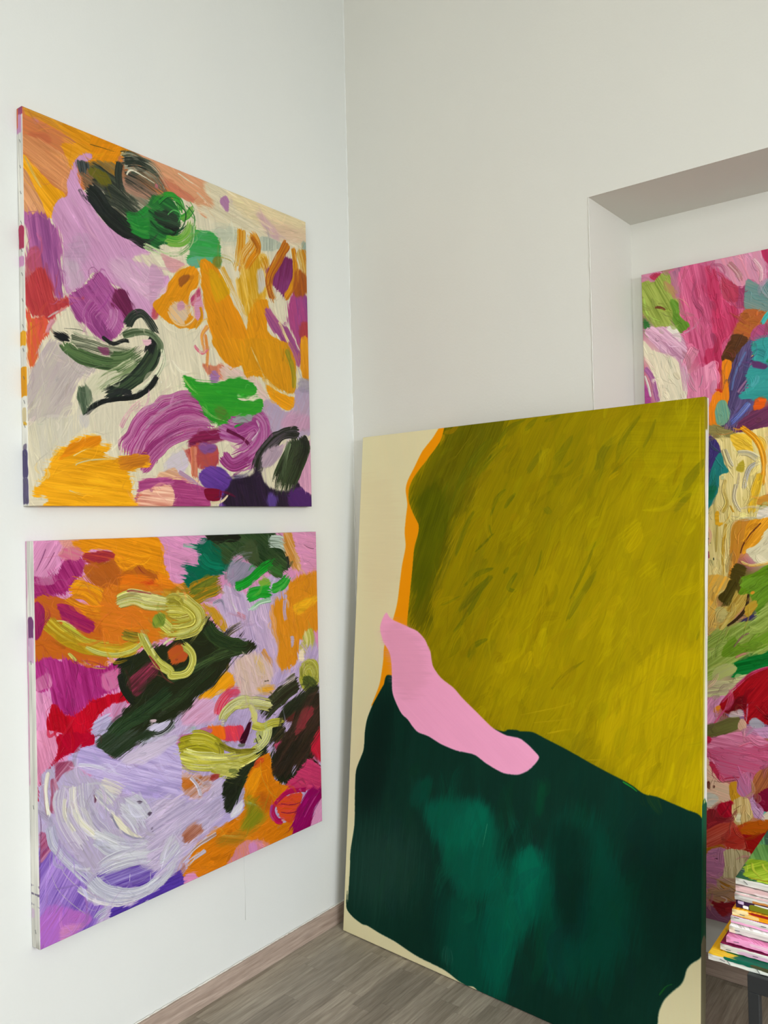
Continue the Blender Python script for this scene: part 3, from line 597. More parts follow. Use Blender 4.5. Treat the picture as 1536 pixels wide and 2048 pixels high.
['F',[0,102,76],[525,33,595,20,642,2,741,3,760,66,738,121,707,147,688,130,629,161,558,186,531,158,555,133,519,99,579,104,612,90,589,51],[0,84,60],{'a':13,'r':12.0,'s':1.6}],
['S',[0,122,92],[598,63,640,107,718,124],[0,96,70],{'w':48,'d':0.12}],
['S',[150,190,175],[528,31,566,35,603,40],0,{'w':16,'d':0.5}],
['F',[28,54,30],[633,0,962,2,995,25,1040,91,1045,121,1026,150,951,154,869,128,791,79,760,82,718,112,700,63,652,22],[66,88,50],{'m':0.5,'a':35,'r':10.9,'s':1.8}],
['F',[72,88,54],[813,31,866,29,886,104,842,110,801,80],[40,60,36],{'a':66,'r':4.4,'s':8.7}],
['F',[26,30,24],[642,2,782,4,792,19,720,28,652,18],0,{'a':2,'r':6.2,'s':1.7}],
['S',[150,152,168],[732,176,738,121,790,83,860,78],[90,100,95],{'w':49,'d':0.42}],
['F',[166,156,182],[738,117,800,104,869,128,841,159,757,186,732,168],[112,112,130],{'m':0.6,'a':140,'r':6.4,'s':1.7}],
['S',[192,208,198],[927,31,1001,38,1058,74,1093,132],[60,80,60],{'w':52,'m':0.4,'d':0.3}],
['F',[212,142,52],[1013,3,1067,3,1109,94,1107,155,1068,140,1023,77],[205,190,190],{'a':59,'r':9.5,'s':1.9,'d':0.15}],
['F',[222,150,190],[1061,-3,1203,-1,1201,176,1146,176,1113,151,1094,93],[214,140,182],{'a':10,'r':7.3,'s':1.9}],
['S',[60,20,30],[1126,51,1156,65,1191,71],0,{'w':4,'d':0.1}],
['F',[188,150,100],[522,168,717,151,716,191,562,232],0,{'a':4,'r':4.0,'s':4.0,'o':0.01}],
['S',[192,134,20],[539,215,609,194,712,167],[112,112,30],{'w':83,'m':0.55,'d':0.1}],
['S',[110,120,34],[558,201,629,172,687,153],0,{'w':31}],
['F',[186,126,26],[478,180,536,169,557,224,552,254,521,228],[110,110,40],{'a':48,'r':5.7,'s':1.5}],
['F',[204,148,30],[603,243,660,257,728,326,717,349,682,337,650,294],[170,130,40],{'a':57,'r':8.1,'s':1.6}],
['F',[188,165,206],[716,183,797,221,838,249,948,259,995,204,1055,182,1029,249,958,294,945,368,965,454,973,539,856,561,776,588,708,497,739,455,822,451,866,428,782,389,711,364,722,334,684,282,646,251,695,228],[206,180,204],{'m':0.5,'a':73,'r':8.6,'s':1.7}],
['S',[110,105,130],[651,252,695,240,713,293],[225,220,225],{'w':21,'d':0.5}],
['S',[235,230,230],[735,240,754,266,784,309],0,{'w':11,'d':0.4}],
['S',[200,140,160],[764,291,815,320],0,{'w':21,'d':0.3}],
['F',[226,146,18],[1054,199,1116,160,1146,178,1201,176,1202,398,1088,449,1079,526,973,535,971,434,945,347,959,264,1017,248],[204,128,30],{'m':0.5,'a':81,'r':11.8,'s':1.9}],
['F',[238,180,30],[1057,290,1187,262,1194,290,1086,336],[226,146,18],{'a':-9,'r':4.8,'s':4.8,'d':0.15}],
['S',[192,170,200],[1018,239,1009,311,1020,359],0,{'w':24,'d':0.3}],
['S',[192,170,200],[942,275,950,368,971,438],[226,150,60],{'w':18,'d':0.35}],
['F',[190,170,190],[1041,413,1059,415,1052,462,1040,456],0,{'a':7,'r':4.7,'s':3.5}],
['S',[12,152,36],[756,198,825,179,896,138,958,108],[40,170,60],{'w':41,'d':0.05,'h':1.6}],
['S',[22,152,38],[807,238,882,224,955,226],[50,175,60],{'w':56,'d':0.08,'h':1.4}],
['S',[24,150,40],[938,220,1001,204,1044,164],[80,180,70],{'w':47,'d':0.1,'h':1.4}],
['F',[142,178,62],[873,178,923,173,939,199,894,204],[60,150,50],{'a':-11,'r':4.5,'s':4.5}],
['S',[92,182,102],[832,289,881,265,948,259],[205,215,210],{'w':20,'d':0.3}],
['F',[60,72,40],[929,136,998,131,1002,183,951,167],[40,130,50],{'a':26,'r':6.9,'s':1.8}],
['S',[40,44,40],[1028,90,1039,121,1026,150],0,{'w':21,'d':0.45}],
['F',[222,192,164],[749,464,886,460,945,535,893,609,776,612],[200,175,195],{'a':73,'r':4.3,'s':13.0,'o':0.9}],
['S',[226,190,120],[854,459,884,525,872,572],0,{'w':42,'d':0.45}],
['S',[225,160,90],[887,443,919,489,940,526],0,{'w':29,'d':0.4}],
['F',[240,162,14],[668,529,698,503,748,519,757,553,726,567,677,566,628,588,567,576,629,546],[226,150,30],{'a':-26,'r':8.1,'s':1.6}],
['F',[226,166,50],[861,587,943,589,943,618,882,617],0,{'a':10,'r':4.4,'s':11.1}],
['S',[60,55,40],[894,568,924,571],0,{'w':9,'d':0.25}],
['F',[220,160,195],[535,582,600,575,666,607,660,659,593,668,511,651],[200,175,210],{'a':-25,'r':3.9,'s':7.8}],
['S',[216,52,82],[684,668,690,627,725,594,771,587],[222,140,150],{'w':79,'m':0.4,'d':0.3}],
['F',[210,60,90],[706,563,767,570,771,603,725,594],0,{'a':10,'r':4.2,'s':8.3,'o':0.8}],
['F',[205,62,104],[681,698,788,717,775,763,691,746],[222,60,50],{'a':74,'r':4.1,'s':1.7}],
['F',[232,120,16],[616,684,687,691,702,746,647,730],[220,90,30],{'a':74,'r':4.0,'s':4.0}],
['F',[190,110,150],[464,697,544,690,627,687,643,703,543,721,493,718],[160,70,120],{'a':-4,'r':7.7,'s':1.5,'d':0.15}],
['F',[120,180,140],[534,671,570,670,575,684,539,680],0,{'a':12,'r':3.8,'s':7.7,'o':0.6}],
['F',[34,42,22],[265,389,365,371,492,363,478,346,578,329,609,288,645,294,682,353,701,382,782,394,839,412,861,432,817,446,729,441,729,473,698,496,658,536,619,548,567,576,535,600,446,648,438,668,388,678,323,663,219,640,266,582,278,553,309,535,287,486,274,428],[24,30,18],{'a':-37,'r':9.5,'s':1.5}],
['F',[192,62,102],[303,461,339,439,423,405,428,445,367,493,334,522,314,498],[50,26,26],{'m':0.55,'a':-35,'r':5.3,'s':1.4,'d':0.1}],
['S',[28,34,24],[278,429,287,482,318,530,341,545],0,{'w':31,'d':0.05}],
['S',[30,36,26],[250,404,289,392,328,419,292,438],0,{'w':14,'d':0.4}],
['F',[176,166,206],[171,629,172,596,189,566,236,555,246,582,269,583,246,612,219,640],[200,190,215],{'a':-17,'r':6.6,'s':1.3}],
['F',[200,110,150],[247,527,306,535,278,553,281,578,250,572],[176,166,206],{'a':-53,'r':5.1,'s':1.4,'d':0.1}],
['S',[30,50,26],[227,639,285,603,365,578,489,521],[46,70,40],{'w':61,'d':0.16}],
['S',[36,50,28],[449,485,538,470,631,446,710,431,833,424],[70,96,50],{'w':48,'d':0.3}],
['S',[44,62,34],[421,589,500,560,583,515,669,464],[34,42,22],{'w':44,'d':0.3}],
['S',[30,50,26],[625,315,662,366,751,409,828,423],[50,70,36],{'w':57,'d':0.12}],
['F',[176,168,204],[356,640,389,625,426,626,486,628,445,655,437,671,404,682,343,668],[205,200,215],{'a':-15,'r':5.4,'s':1.4,'d':0.15}],
['S',[26,32,22],[364,641,413,663,460,651,487,620],[180,180,190],{'w':23}],
['F',[205,180,190],[377,609,406,607,410,619,389,618],0,{'a':12,'r':3.6,'s':1.4}],
['S',[150,135,110],[711,372,742,352,804,331],[50,45,40],{'w':33,'d':0.42}],
['S',[55,50,60],[701,371,753,329],0,{'w':18,'d':0.5}],
['S',[55,45,50],[772,387,820,341],0,{'w':19,'d':0.5}],
['F',[36,52,30],[173,656,199,640,226,618,417,646,366,664,276,696,233,689],[110,110,120],{'m':0.25,'a':-25,'r':10.1,'s':1.4,'d':0.08}],
['S',[70,76,76],[366,678,332,703,291,725],0,{'w':6,'d':0.3}],
['S',[190,182,205],[417,668,365,689,324,704],0,{'w':16,'d':0.4}],
['S',[90,95,95],[486,646,438,676,383,688],[190,185,205],{'w':16,'d':0.5}],
['S',[172,142,20],[31,235,81,283,147,325,220,351,289,364,361,350],[206,190,60],{'w':53,'d':0.2,'o':0.9}],
['S',[190,192,60],[78,250,127,285,177,315,251,332],[150,110,30],{'w':28,'d':0.35}],
['S',[216,216,118],[155,332,213,361,273,373,329,366,366,343],[170,150,40],{'w':19,'d':0.12,'h':2}],
['S',[206,196,90],[101,342,132,376],[240,230,140],{'w':13,'h':2}],
['S',[216,160,90],[147,371,182,400,231,413],0,{'w':8,'d':0.2}],
['S',[205,195,110],[65,242,96,249,134,280],0,{'w':8,'d':0.3}],
['S',[180,150,40],[282,308,322,323,370,336],[90,90,30],{'w':41,'d':0.3}],
['S',[200,196,92],[259,208,324,196,397,217,495,237],[242,238,190],{'w':58,'d':0.07,'h':2.2}],
['S',[205,205,130],[305,173,332,172,406,189],[150,60,60],{'w':14,'d':0.25}],
['S',[196,200,80],[413,258,446,295,493,334],[230,228,150],{'w':45,'d':0.12,'h':1.8}],
['F',[90,120,40],[413,262,456,263,446,302,404,301],[180,180,60],{'a':59,'r':3.7,'s':3.7}],
['S',[192,182,60],[442,236,520,243,570,278,569,309,514,317,453,314],[236,232,150],{'w':97,'d':0.06,'h':2}],
['S',[150,140,40],[455,215,499,215,529,244],[226,215,120],{'w':40,'d':0.25,'h':1.6}],
['S',[225,225,130],[461,333,523,341,587,318,607,290],[120,120,30],{'w':16,'h':2}],
['S',[240,240,190],[441,367,462,355,489,348],0,{'w':12,'d':0.2}],
['F',[196,96,30],[455,395,504,368,544,396,534,436,476,434],[150,50,40],{'a':-29,'r':5.7,'s':1.5}],
['S',[186,182,70],[356,303,378,355,422,423,469,459,475,475,533,477,561,447,557,409,513,369],[226,226,132],{'w':36,'d':0.08,'h':2}],
['S',[220,222,160],[358,303,382,345,406,381],0,{'w':11,'h':2}],
['S',[150,50,50],[385,392,430,449],0,{'w':9,'d':0.2}],
['S',[168,168,56],[1127,393,1144,439,1136,491],[222,216,140],{'w':77,'d':0.3}],
['S',[200,190,110],[1088,449,1117,479,1135,504],0,{'w':38,'d':0.35}],
['F',[240,226,190],[1085,488,1112,472,1116,523,1089,523],0,{'a':8,'r':4.8,'s':2.9}],
['F',[162,162,46],[1201,598,1194,628,1176,651,1151,660,1124,655,1100,637,1085,610,1080,578,1087,548,1104,526,1129,516,1156,520,1180,537,1196,565],[216,216,120],{'m':0.5,'a':66,'r':7.3,'s':1.9}],
['S',[212,212,112],[1090,583,1095,551,1114,529,1142,525,1170,539,1188,567,1190,602,1176,630,1151,642],[130,130,40],{'w':9,'d':0.12,'h':2}],
['S',[212,212,112],[1100,583,1104,558,1119,540,1142,536,1164,548,1178,571,1180,598,1169,620,1149,631],[130,130,40],{'w':9,'d':0.12,'h':2}],
['S',[212,212,112],[1110,583,1113,564,1125,551,1141,548,1158,557,1169,574,1170,594,1162,611,1146,619],[130,130,40],{'w':9,'d':0.12,'h':2}],
['S',[212,212,112],[1120,583,1122,570,1130,562,1141,560,1152,566,1159,577,1160,591,1154,602,1144,607],[130,130,40],{'w':9,'d':0.12,'h':2}],
['F',[62,76,30],[1101,594,1132,582,1188,618,1174,651,1112,631],[150,160,60],{'a':38,'r':7.3,'s':1.9,'d':0.1}],
['S',[40,40,24],[1089,601,993,635,913,674,868,706],[58,66,40],{'w':74,'d':0.12}],
['S',[215,200,190],[1066,571,994,598,914,633],[70,70,50],{'w':37,'d':0.5}],
['F',[96,36,34],[968,706,1080,681,1160,679,1172,712,1078,758,990,752],[60,56,36],{'m':0.5,'a':-21,'r':9.4,'s':1.9}],
['S',[38,32,22],[1185,697,1126,760,1119,851,1049,916,988,971],[56,46,32],{'w':153,'d':0.05}],
['S',[40,40,26],[1002,753,937,790,892,826],[70,60,36],{'w':108,'d':0.1}],
['S',[30,46,24],[905,820,813,870,753,926,712,1002],[46,60,36],{'w':62,'d':0.05}],
['F',[30,42,24],[674,965,698,894,776,915,758,971,717,1019],[40,60,36],{'a':-60,'r':10.2,'s':1.6}],
['F',[28,34,20],[922,857,972,864,1048,949,1034,983,994,994,920,939],[40,50,26],{'a':-59,'r':13.6,'s':1.8}],
['F',[200,70,110],[936,823,1006,818,975,876,954,850],0,{'a':-45,'r':4.5,'s':2.3}],
['F',[216,42,62],[1137,840,1203,806,1204,959,1149,897],[180,20,50],{'m':0.5,'a':-58,'r':7.3,'s':2.0}],
['S',[50,30,26],[1124,910,1171,951,1202,979],0,{'w':12,'d':0.25}],
['F',[202,54,104],[1123,925,1203,984,1201,1062,1026,1028,994,994,1061,962],[212,70,110],{'a':28,'r':7.1,'s':1.9}],
['F',[32,36,24],[1178,634,1200,669,970,756,889,849,778,931,717,1014,674,969,692,882,763,846,854,827,931,747,1010,678],[46,56,34],{'m':0.45,'a':-33,'r':10.9,'s':1.7}],
['F',[36,34,24],[1200,669,1198,804,1105,901,982,972,915,926,927,873,1029,768,1113,681],[66,44,34],{'m':0.5,'a':-38,'r':11.7,'s':1.9}],
['F',[150,50,60],[1077,731,1146,712,1162,752,1091,802,1052,809],[60,50,34],{'a':-32,'r':7.1,'s':1.9,'d':0.25}],
['F',[226,126,10],[855,858,922,852,926,941,1026,1028,948,1044,921,1082,945,1122,1041,1151,1026,1205,893,1203,840,1157,758,1148,712,1200,567,1201,478,1175,523,1148,560,1086,683,1045,773,1033,788,926],[204,116,20],{'m':0.5,'a':-7,'r':6.3,'s':1.7}],
['F',[240,150,16],[800,912,860,882,871,926,827,995,798,956],0,{'a':-45,'r':4.3,'s':6.4}],
['F',[212,70,40],[849,857,891,858,872,885,836,885],0,{'a':14,'r':4.3,'s':4.3,'o':0.8}],
['F',[112,138,26],[781,960,833,993,861,1046,903,1086,806,1114,749,1083,796,1045],[170,130,30],{'a':-31,'r':4.3,'s':17.0,'o':0.85}],
['F',[186,96,20],[857,981,905,1013,929,1047,903,1072,856,1026],0,{'a':16,'r':4.4,'s':15.3,'o':0.9}],
['F',[150,120,30],[660,1081,805,1119,770,1147,654,1113],[205,120,20],{'a':21,'r':4.1,'s':12.3,'o':0.7}],
['S',[244,166,40],[867,861,874,927,912,997,961,1038],0,{'w':7,'d':0.1}],
['S',[210,200,190],[780,995,844,1032,879,1069],[140,150,60],{'w':16,'d':0.45}],
['S',[205,160,60],[665,1083,748,1114,805,1128],0,{'w':12,'d':0.45}],
['F',[228,84,24],[948,1048,1025,1038,1085,1054,1062,1115,1028,1152,965,1114],[205,60,60],{'m':0.5,'a':20,'r':4.6,'s':1.8}],
['F',[156,8,100],[1023,1207,1042,1128,1084,1083,1126,1042,1202,1058,1199,1101,1143,1168,1129,1205],[128,0,70],{'m':0.5,'a':-41,'r':11.9,'s':1.9}],
['S',[190,60,140],[1188,1069,1138,1108,1088,1156],0,{'w':11,'d':0.3}],
['S',[192,20,84],[1112,1045,1013,1025,948,1044,925,1074,945,1117,983,1133],[150,10,80],{'w':24,'d':0.12}],
['S',[180,60,150],[923,1046,915,1085,939,1120],0,{'w':20,'d':0.35}],
['S',[150,30,60],[966,1058,1024,1080,1077,1086],0,{'w':7,'d':0.3}],
['S',[150,30,60],[965,1091,1016,1110,1062,1115],0,{'w':7,'d':0.3}],
['F',[226,152,192],[1203,1097,1202,1204,1129,1205,1146,1164],0,{'a':-41,'r':4.8,'s':1.9}],
['F',[222,142,172],[701,1198,758,1145,828,1153,905,1201,803,1207,745,1209],[214,126,76],{'m':0.6,'a':77,'r':6.3,'s':1.7}],
['F',[216,140,190],[799,1156,834,1164,838,1205,809,1204],0,{'a':79,'r':4.2,'s':2.1}],
['F',[226,144,190],[477,1199,492,1182,527,1168,572,1203,482,1207],0,{'a':20,'r':5.6,'s':1.5}],
['S',[186,178,42],[483,728,568,729,647,760,662,798,656,826,732,859],[140,130,20],{'w':73,'d':0.1,'h':1.8}],
['S',[190,180,40],[538,701,610,721,663,759],[226,216,110],{'w':53,'d':0.3,'h':1.6}],
['S',[206,200,70],[492,757,582,795,700,824,814,835,883,811],[246,246,196],{'w':65,'d':0.07,'h':2.2}],
['S',[118,112,22],[668,756,756,803,874,824],[200,190,80],{'w':24,'d':0.12,'h':2}],
['S',[196,200,110],[871,721,888,766,857,795,815,790],[236,238,190],{'w':80,'d':0.1,'h':2}],
['S',[30,34,26],[845,774,856,800],0,{'w':7,'d':0.05}],
['S',[30,34,26],[863,765,878,789],0,{'w':7,'d':0.05}],
['S',[226,226,160],[683,684,704,649,765,625,854,642,946,673],[172,164,52],{'w':51,'d':0.07,'h':2.3}],
['S',[240,235,200],[678,686,703,684],0,{'w':25,'d':0.05,'h':2}],
['S',[196,192,70],[825,718,878,741,939,738,1004,747],[226,222,120],{'w':37,'d':0.07,'h':2}],
['F',[226,222,150],[817,635,858,680,851,723,826,698],[170,160,60],{'a':58,'r':4.3,'s':1.7}],
['F',[192,188,82],[629,826,767,852,760,884,709,894,644,858],[214,210,130],{'m':0.5,'a':22,'r':12.2,'s':1.6}],
['S',[140,150,70],[710,862,749,876,720,886],0,{'w':18,'d':0.25,'h':2}],
['F',[68,10,34],[763,769,805,712,824,716,795,785],[40,14,24],{'a':-61,'r':4.2,'s':1.7}],
['F',[105,105,96],[757,775,792,780,786,792,757,783],0,{'a':13,'r':4.2,'s':3.1}],
['F',[176,102,50],[442,825,505,818,623,852,665,872,584,926,514,894,470,857],[206,178,186],{'m':0.55,'a':-22,'r':7.6,'s':1.5}],
['F',[205,110,20],[480,832,540,843,554,876,504,867],0,{'a':15,'r':3.8,'s':7.5,'o':0.8}],
['F',[150,40,36],[628,862,671,865,643,892],0,{'a':15,'r':4.0,'s':4.0,'o':0.85}],
['S',[220,210,225],[540,839,570,876,589,924],0,{'w':16}],
['S',[215,180,170],[565,846,622,899],0,{'w':10,'d':0.2}],
['F',[190,170,208],[698,872,681,915,679,975,717,1021,775,976,773,1033,683,1047,603,1029,560,1066,484,1122,435,1145,391,971,441,866,584,926,660,879],[170,156,206],{'m':0.5,'a':-14,'r':7.8,'s':1.6}],
['S',[150,110,140],[472,752,541,818,618,847],[190,190,110],{'w':11,'d':0.45}],
['F',[216,212,222],[717,1021,774,981,773,1029,727,1041],0,{'a':-31,'r':4.1,'s':4.1,'d':0.1}],
['F',[166,92,62],[511,1017,556,1006,605,1038,555,1058,515,1065],[200,180,190],{'a':-20,'r':9.5,'s':1.5,'d':0.12}],
['S',[215,205,215],[655,1071,560,1090,483,1130,434,1157],[160,120,100],{'w':21,'d':0.35}],
['S',[205,195,215],[606,1114,533,1131,463,1152],0,{'w':21,'d':0.4}],
['F',[176,120,112],[454,1152,508,1127,515,1158,478,1175],[190,160,180],{'a':-25,'r':3.7,'s':1.5,'d':0.15}],
['F',[80,50,156],[405,1194,420,1160,463,1152,499,1199,462,1204,433,1207],[110,90,180],{'a':-6,'r':7.3,'s':1.5}],
['F',[216,132,168],[-5,567,80,586,58,647,20,709,-2,726],[226,158,196],{'a':76,'r':3.0,'s':1.2}],
['F',[182,0,40],[71,584,177,607,175,641,125,650,79,659,48,674,17,715,1,772,-2,732,34,677,59,641],[160,0,40],{'a':63,'r':4.6,'s':1.2}],
['F',[176,158,216],[97,663,177,642,225,681,291,718,485,705,499,949,329,848,139,707],[198,182,218],{'m':0.5,'a':26,'r':5.1,'s':1.4}],
['F',[205,190,215],[271,716,332,692,460,677,505,695,416,733,331,742],0,{'a':-9,'r':3.6,'s':7.1,'d':0.1}],
['F',[188,176,200],[1,781,24,678,103,678,175,744,329,848,499,930,495,1134,364,1178,228,1164,164,1193,-5,1188],[170,156,196],{'m':0.5,'a':63,'r':6.5,'s':1.3}],
['F',[122,86,186],[6,898,65,918,148,1029,147,1112,206,1152,164,1199,-2,1205,-4,1023],[172,140,205],{'m':0.55,'a':-53,'r':3.1,'s':6.2}],
['F',[188,108,192],[12,1080,132,1140,168,1181,95,1201,3,1204],[150,96,190],{'a':-47,'r':3.1,'s':6.1,'d':0.1}],
['F',[216,140,190],[68,1160,146,1179,117,1193,67,1199],0,{'a':22,'r':3.1,'s':7.7,'o':0.8}],
['F',[94,60,166],[170,1050,285,1043,427,1121,390,1151,283,1130,169,1087],[160,150,196],{'m':0.5,'a':2,'r':6.8,'s':1.4}],
['F',[74,46,150],[236,1160,290,1185,406,1175,450,1151,494,1145,493,1215,363,1199,227,1205],[96,70,170],{'a':-1,'r':7.0,'s':1.4}],
['F',[150,44,84],[5,857,31,874,46,912,24,930,5,946],[190,170,200],{'a':-39,'r':3.0,'s':3.0,'d':0.25}],
['F',[156,60,96],[55,666,104,675,119,699,78,705,57,729],[205,190,205],{'a':-41,'r':3.1,'s':3.1,'d':0.2}],
['F',[156,66,96],[44,709,64,744,53,813,37,798],[200,186,205],{'a':81,'r':3.0,'s':1.2,'d':0.3}],
['S',[206,198,212],[81,735,73,806,100,880,153,967],[180,166,196],{'w':59,'d':0.2}],
['S',[176,166,196],[146,743,152,818,180,888,240,962],[205,200,210],{'w':53,'d':0.25}],
['S',[204,204,214],[35,843,48,906,99,982,152,1047,191,1109],[170,165,195],{'w':36,'d':0.3}],
['S',[236,232,208],[110,746,109,799,129,859,172,913,209,952],[214,208,214],{'w':29,'d':0.12,'h':1.4}],
['S',[228,222,208],[84,779,83,832,114,894],0,{'w':15,'d':0.25}],
['S',[232,228,210],[34,684,24,743,32,823],[150,110,130],{'w':18,'d':0.25,'h':1.5}],
['S',[232,226,206],[197,763,250,795,289,823],[190,180,190],{'w':42,'d':0.25}],
['S',[214,212,206],[182,779,223,825,249,860],[170,165,185],{'w':52,'d':0.3}],
['S',[190,186,204],[273,839,328,894,368,967],[205,204,212],{'w':81}],
['F',[232,226,200],[237,864,268,898,319,963,363,991,319,975,271,940,248,905],0,{'a':50,'r':3.4,'s':2.5}],
['S',[150,146,170],[234,870,264,931,319,977,384,998],0,{'w':8,'d':0.2}],
['S',[205,206,214],[180,922,247,981,346,1021,452,1067],[180,176,198],{'w':61,'d':0.22}],
['S',[220,220,224],[172,913,221,952,270,989],0,{'w':31,'d':0.35}],
['S',[208,208,216],[460,1078,346,1043,246,1029,170,1040],[180,175,198],{'w':66,'d':0.22}],
['S',[212,212,220],[163,1051,199,1098,275,1148,364,1160,442,1130,460,1085],[180,180,200],{'w':51,'d':0.2}],
['S',[222,218,220],[119,1062,169,1114,244,1160,323,1180],[170,165,195],{'w':24,'d':0.3}],
['S',[170,166,196],[224,1169,190,1176,168,1191],[210,210,215],{'w':40,'d':0.3}],
['S',[236,226,236],[38,919,33,965,53,1037,97,1100,153,1162],0,{'w':4,'d':0.03,'h':2}],
['S',[236,226,236],[48,922,71,992,119,1059,191,1123],0,{'w':4,'d':0.1,'h':2}],
['S',[236,230,236],[284,1126,296,1117,300,1083],0,{'w':4,'d':0.1}],
['S',[236,230,236],[376,1107,375,1139],0,{'w':4,'d':0.2}],
['S',[200,196,220],[125,690,176,706,251,746,306,785],[235,230,240],{'w':15,'d':0.45}],
['S',[220,216,226],[99,992,141,1017,170,1020],0,{'w':14,'d':0.3}],
['F',[90,76,96],[369,903,407,936,386,937],0,{'a':17,'r':5.3,'s':1.4,'d':0.1}],
['F',[90,76,96],[381,961,415,982,389,981],0,{'a':17,'r':5.3,'s':1.4,'d':0.1}],
['F',[90,76,96],[329,852,349,868,345,881],0,{'a':16,'r':5.2,'s':1.4,'d':0.1}],
['S',[110,80,110],[412,901,438,916,463,938],[190,180,205],{'w':7,'d':0.3}],
['F',[90,36,60],[176,791,187,818,179,823],0,{'a':16,'r':1.6,'s':1.3}],
['S',[120,80,120],[1,788,8,835,4,930,-1,1056],0,{'w':5,'d':0.3}],
['F',[186,172,206],[412,874,513,902,584,929,660,883,687,899,684,994,640,1032,560,1066,484,1118,407,1127,362,1080],[200,184,208],{'m':0.5,'a':-15,'r':17.1,'s':1.5}],
['F',[205,204,212],[444,1006,488,1035,482,1122,442,1130,421,1072],[186,176,204],{'a':-62,'r':14.6,'s':1.5,'d':0.2}],
['S',[205,205,215],[495,1053,446,1089,407,1108],[180,170,200],{'w':49,'d':0.3}],
['F',[166,92,62],[511,1017,556,1006,605,1038,555,1058,515,1065],[200,180,190],{'a':-20,'r':9.5,'s':1.5,'d':0.2}],
['X',0,0,0,{'n':2300,'w0':4,'w1':20,'L0':25,'L1':100,'o':0.55,'seed':3,'h':1.2}],
['X',0,0,0,{'n':2800,'w0':2,'w1':6,'L0':20,'L1':80,'o':0.5,'seed':13,'jit':0.12,'h':1.1}]],
'O':[
['F',[207,199,160],[-373,-390,1316,-110,1311,1778,-155,2470],[205,195,154],{'m':0.3,'a':82,'r':3.1,'s':1.2,'h':0.15}],
['F',[207,192,152],[-14,150,154,194,193,504,59,577],0,{'r':4.0,'s':40.3,'o':0.4,'h':0.15}],
['F',[222,138,4],[347,-5,378,-10,380,50,298,103,272,248,287,334,259,418,271,670,327,727,164,738,180,723,191,832,94,928,97,915,124,852,136,778,140,722,175,628,190,574,198,505,205,449,217,389,211,341,214,289,218,246,209,198,216,167,244,121,275,71,316,31],0,{'m':0.1,'a':81,'r':0.0,'s':0.8,'h':0.2}],
['F',[134,120,0],[367,-11,349,43,298,99,246,152,223,194,225,238,247,281,270,316,269,346,255,393,250,461,243,546,238,609,238,656,274,731,333,856,534,984,709,942,1244,1128,1243,-43,380,-28],[122,106,0],{'m':0.4,'a':118,'r':0.0,'s':0.7,'h':0.4}],
['F',[152,134,0],[761,399,1218,138,1220,1134,927,943,605,924,510,787],[140,122,0],{'a':110,'r':2.9,'s':43.0,'o':0.8,'cls':'olive'}],
['F',[170,148,0],[896,881,1064,662,1207,649,1207,1041,1054,1024],[160,138,0],{'a':100,'r':2.6,'s':38.9,'o':0.8,'cls':'olive'}],
['F',[150,136,0],[987,64,1205,45,1206,268,1060,235],0,{'a':4,'r':2.7,'s':33.6,'o':0.6,'cls':'olive'}],
['F',[84,82,0],[373,-2,594,-8,573,66,505,175,436,294,391,417,339,542,334,666,249,663,244,461,258,393,274,342,270,316,228,238,226,194,349,43],[96,92,6],{'m':0.5,'a':115,'r':29.4,'s':9.2,'o':0.9,'cls':'olive'}],
['F',[72,80,0],[270,188,365,167,388,235,372,335,336,459,320,584,251,588,253,418,272,346,253,290,233,238],[84,88,0],{'a':110,'r':26.2,'s':15.0,'o':0.8,'cls':'olive'}],
['F',[112,104,0],[226,203,268,162,329,80,359,48,371,74,301,163,261,230],0,{'a':125,'r':3.8,'s':11.4,'o':0.6,'cls':'olive'}],
['S',[84,90,6],[493,271,457,333,422,423],[104,102,4],{'w':24,'d':0.18,'o':0.7224999999999999,'h':0.7,'t':1}],
['S',[84,90,6],[555,47,483,115,421,197],[104,102,4],{'w':39,'d':0.18,'o':0.7224999999999999,'h':0.7,'t':1}],
['S',[84,90,6],[508,92,435,195,387,311],[104,102,4],{'w':30,'d':0.18,'o':0.7224999999999999,'h':0.7,'t':1}],
['S',[84,90,6],[610,74,551,111,491,170],[104,102,4],{'w':21,'d':0.18,'o':0.7224999999999999,'h':0.7,'t':1}],
['S',[84,90,6],[643,223,620,247,597,277],[104,102,4],{'w':18,'d':0.18,'o':0.7224999999999999,'h':0.7,'t':1}],
['S',[84,90,6],[671,3,607,27,566,76],[104,102,4],{'w':18,'d':0.18,'o':0.7224999999999999,'h':0.7,'t':1}],
['S',[84,90,6],[608,210,573,240,551,301],[104,102,4],{'w':19,'d':0.18,'o':0.7224999999999999,'h':0.7,'t':1}],
['S',[84,90,6],[572,452,505,474,456,517],[104,102,4],{'w':20,'d':0.18,'o':0.7224999999999999,'h':0.7,'t':1}],
['S',[84,90,6],[570,472,499,535,431,601],[104,102,4],{'w':33,'d':0.18,'o':0.7224999999999999,'h':0.7,'t':1}],
['S',[84,90,6],[547,316,561,357],[104,102,4],{'w':11,'d':0.18,'o':0.7224999999999999,'h':0.7,'t':1}],
['S',[84,90,6],[624,447,602,472],[104,102,4],{'w':15,'d':0.18,'o':0.7224999999999999,'h':0.7,'t':1}],
['S',[84,90,6],[656,460,623,510,658,519],[104,102,4],{'w':20,'d':0.18,'o':0.7224999999999999,'h':0.7,'t':1}],
['S',[84,90,6],[557,666,503,695,479,738],[104,102,4],{'w':20,'d':0.18,'o':0.7224999999999999,'h':0.7,'t':1}],
['S',[84,90,6],[451,541,400,565,368,577],[104,102,4],{'w':10,'d':0.18,'o':0.7224999999999999,'h':0.7,'t':1}],
['S',[84,90,6],[567,345,495,407],[104,102,4],{'w':13,'d':0.18,'o':0.7224999999999999,'h':0.7,'t':1}],
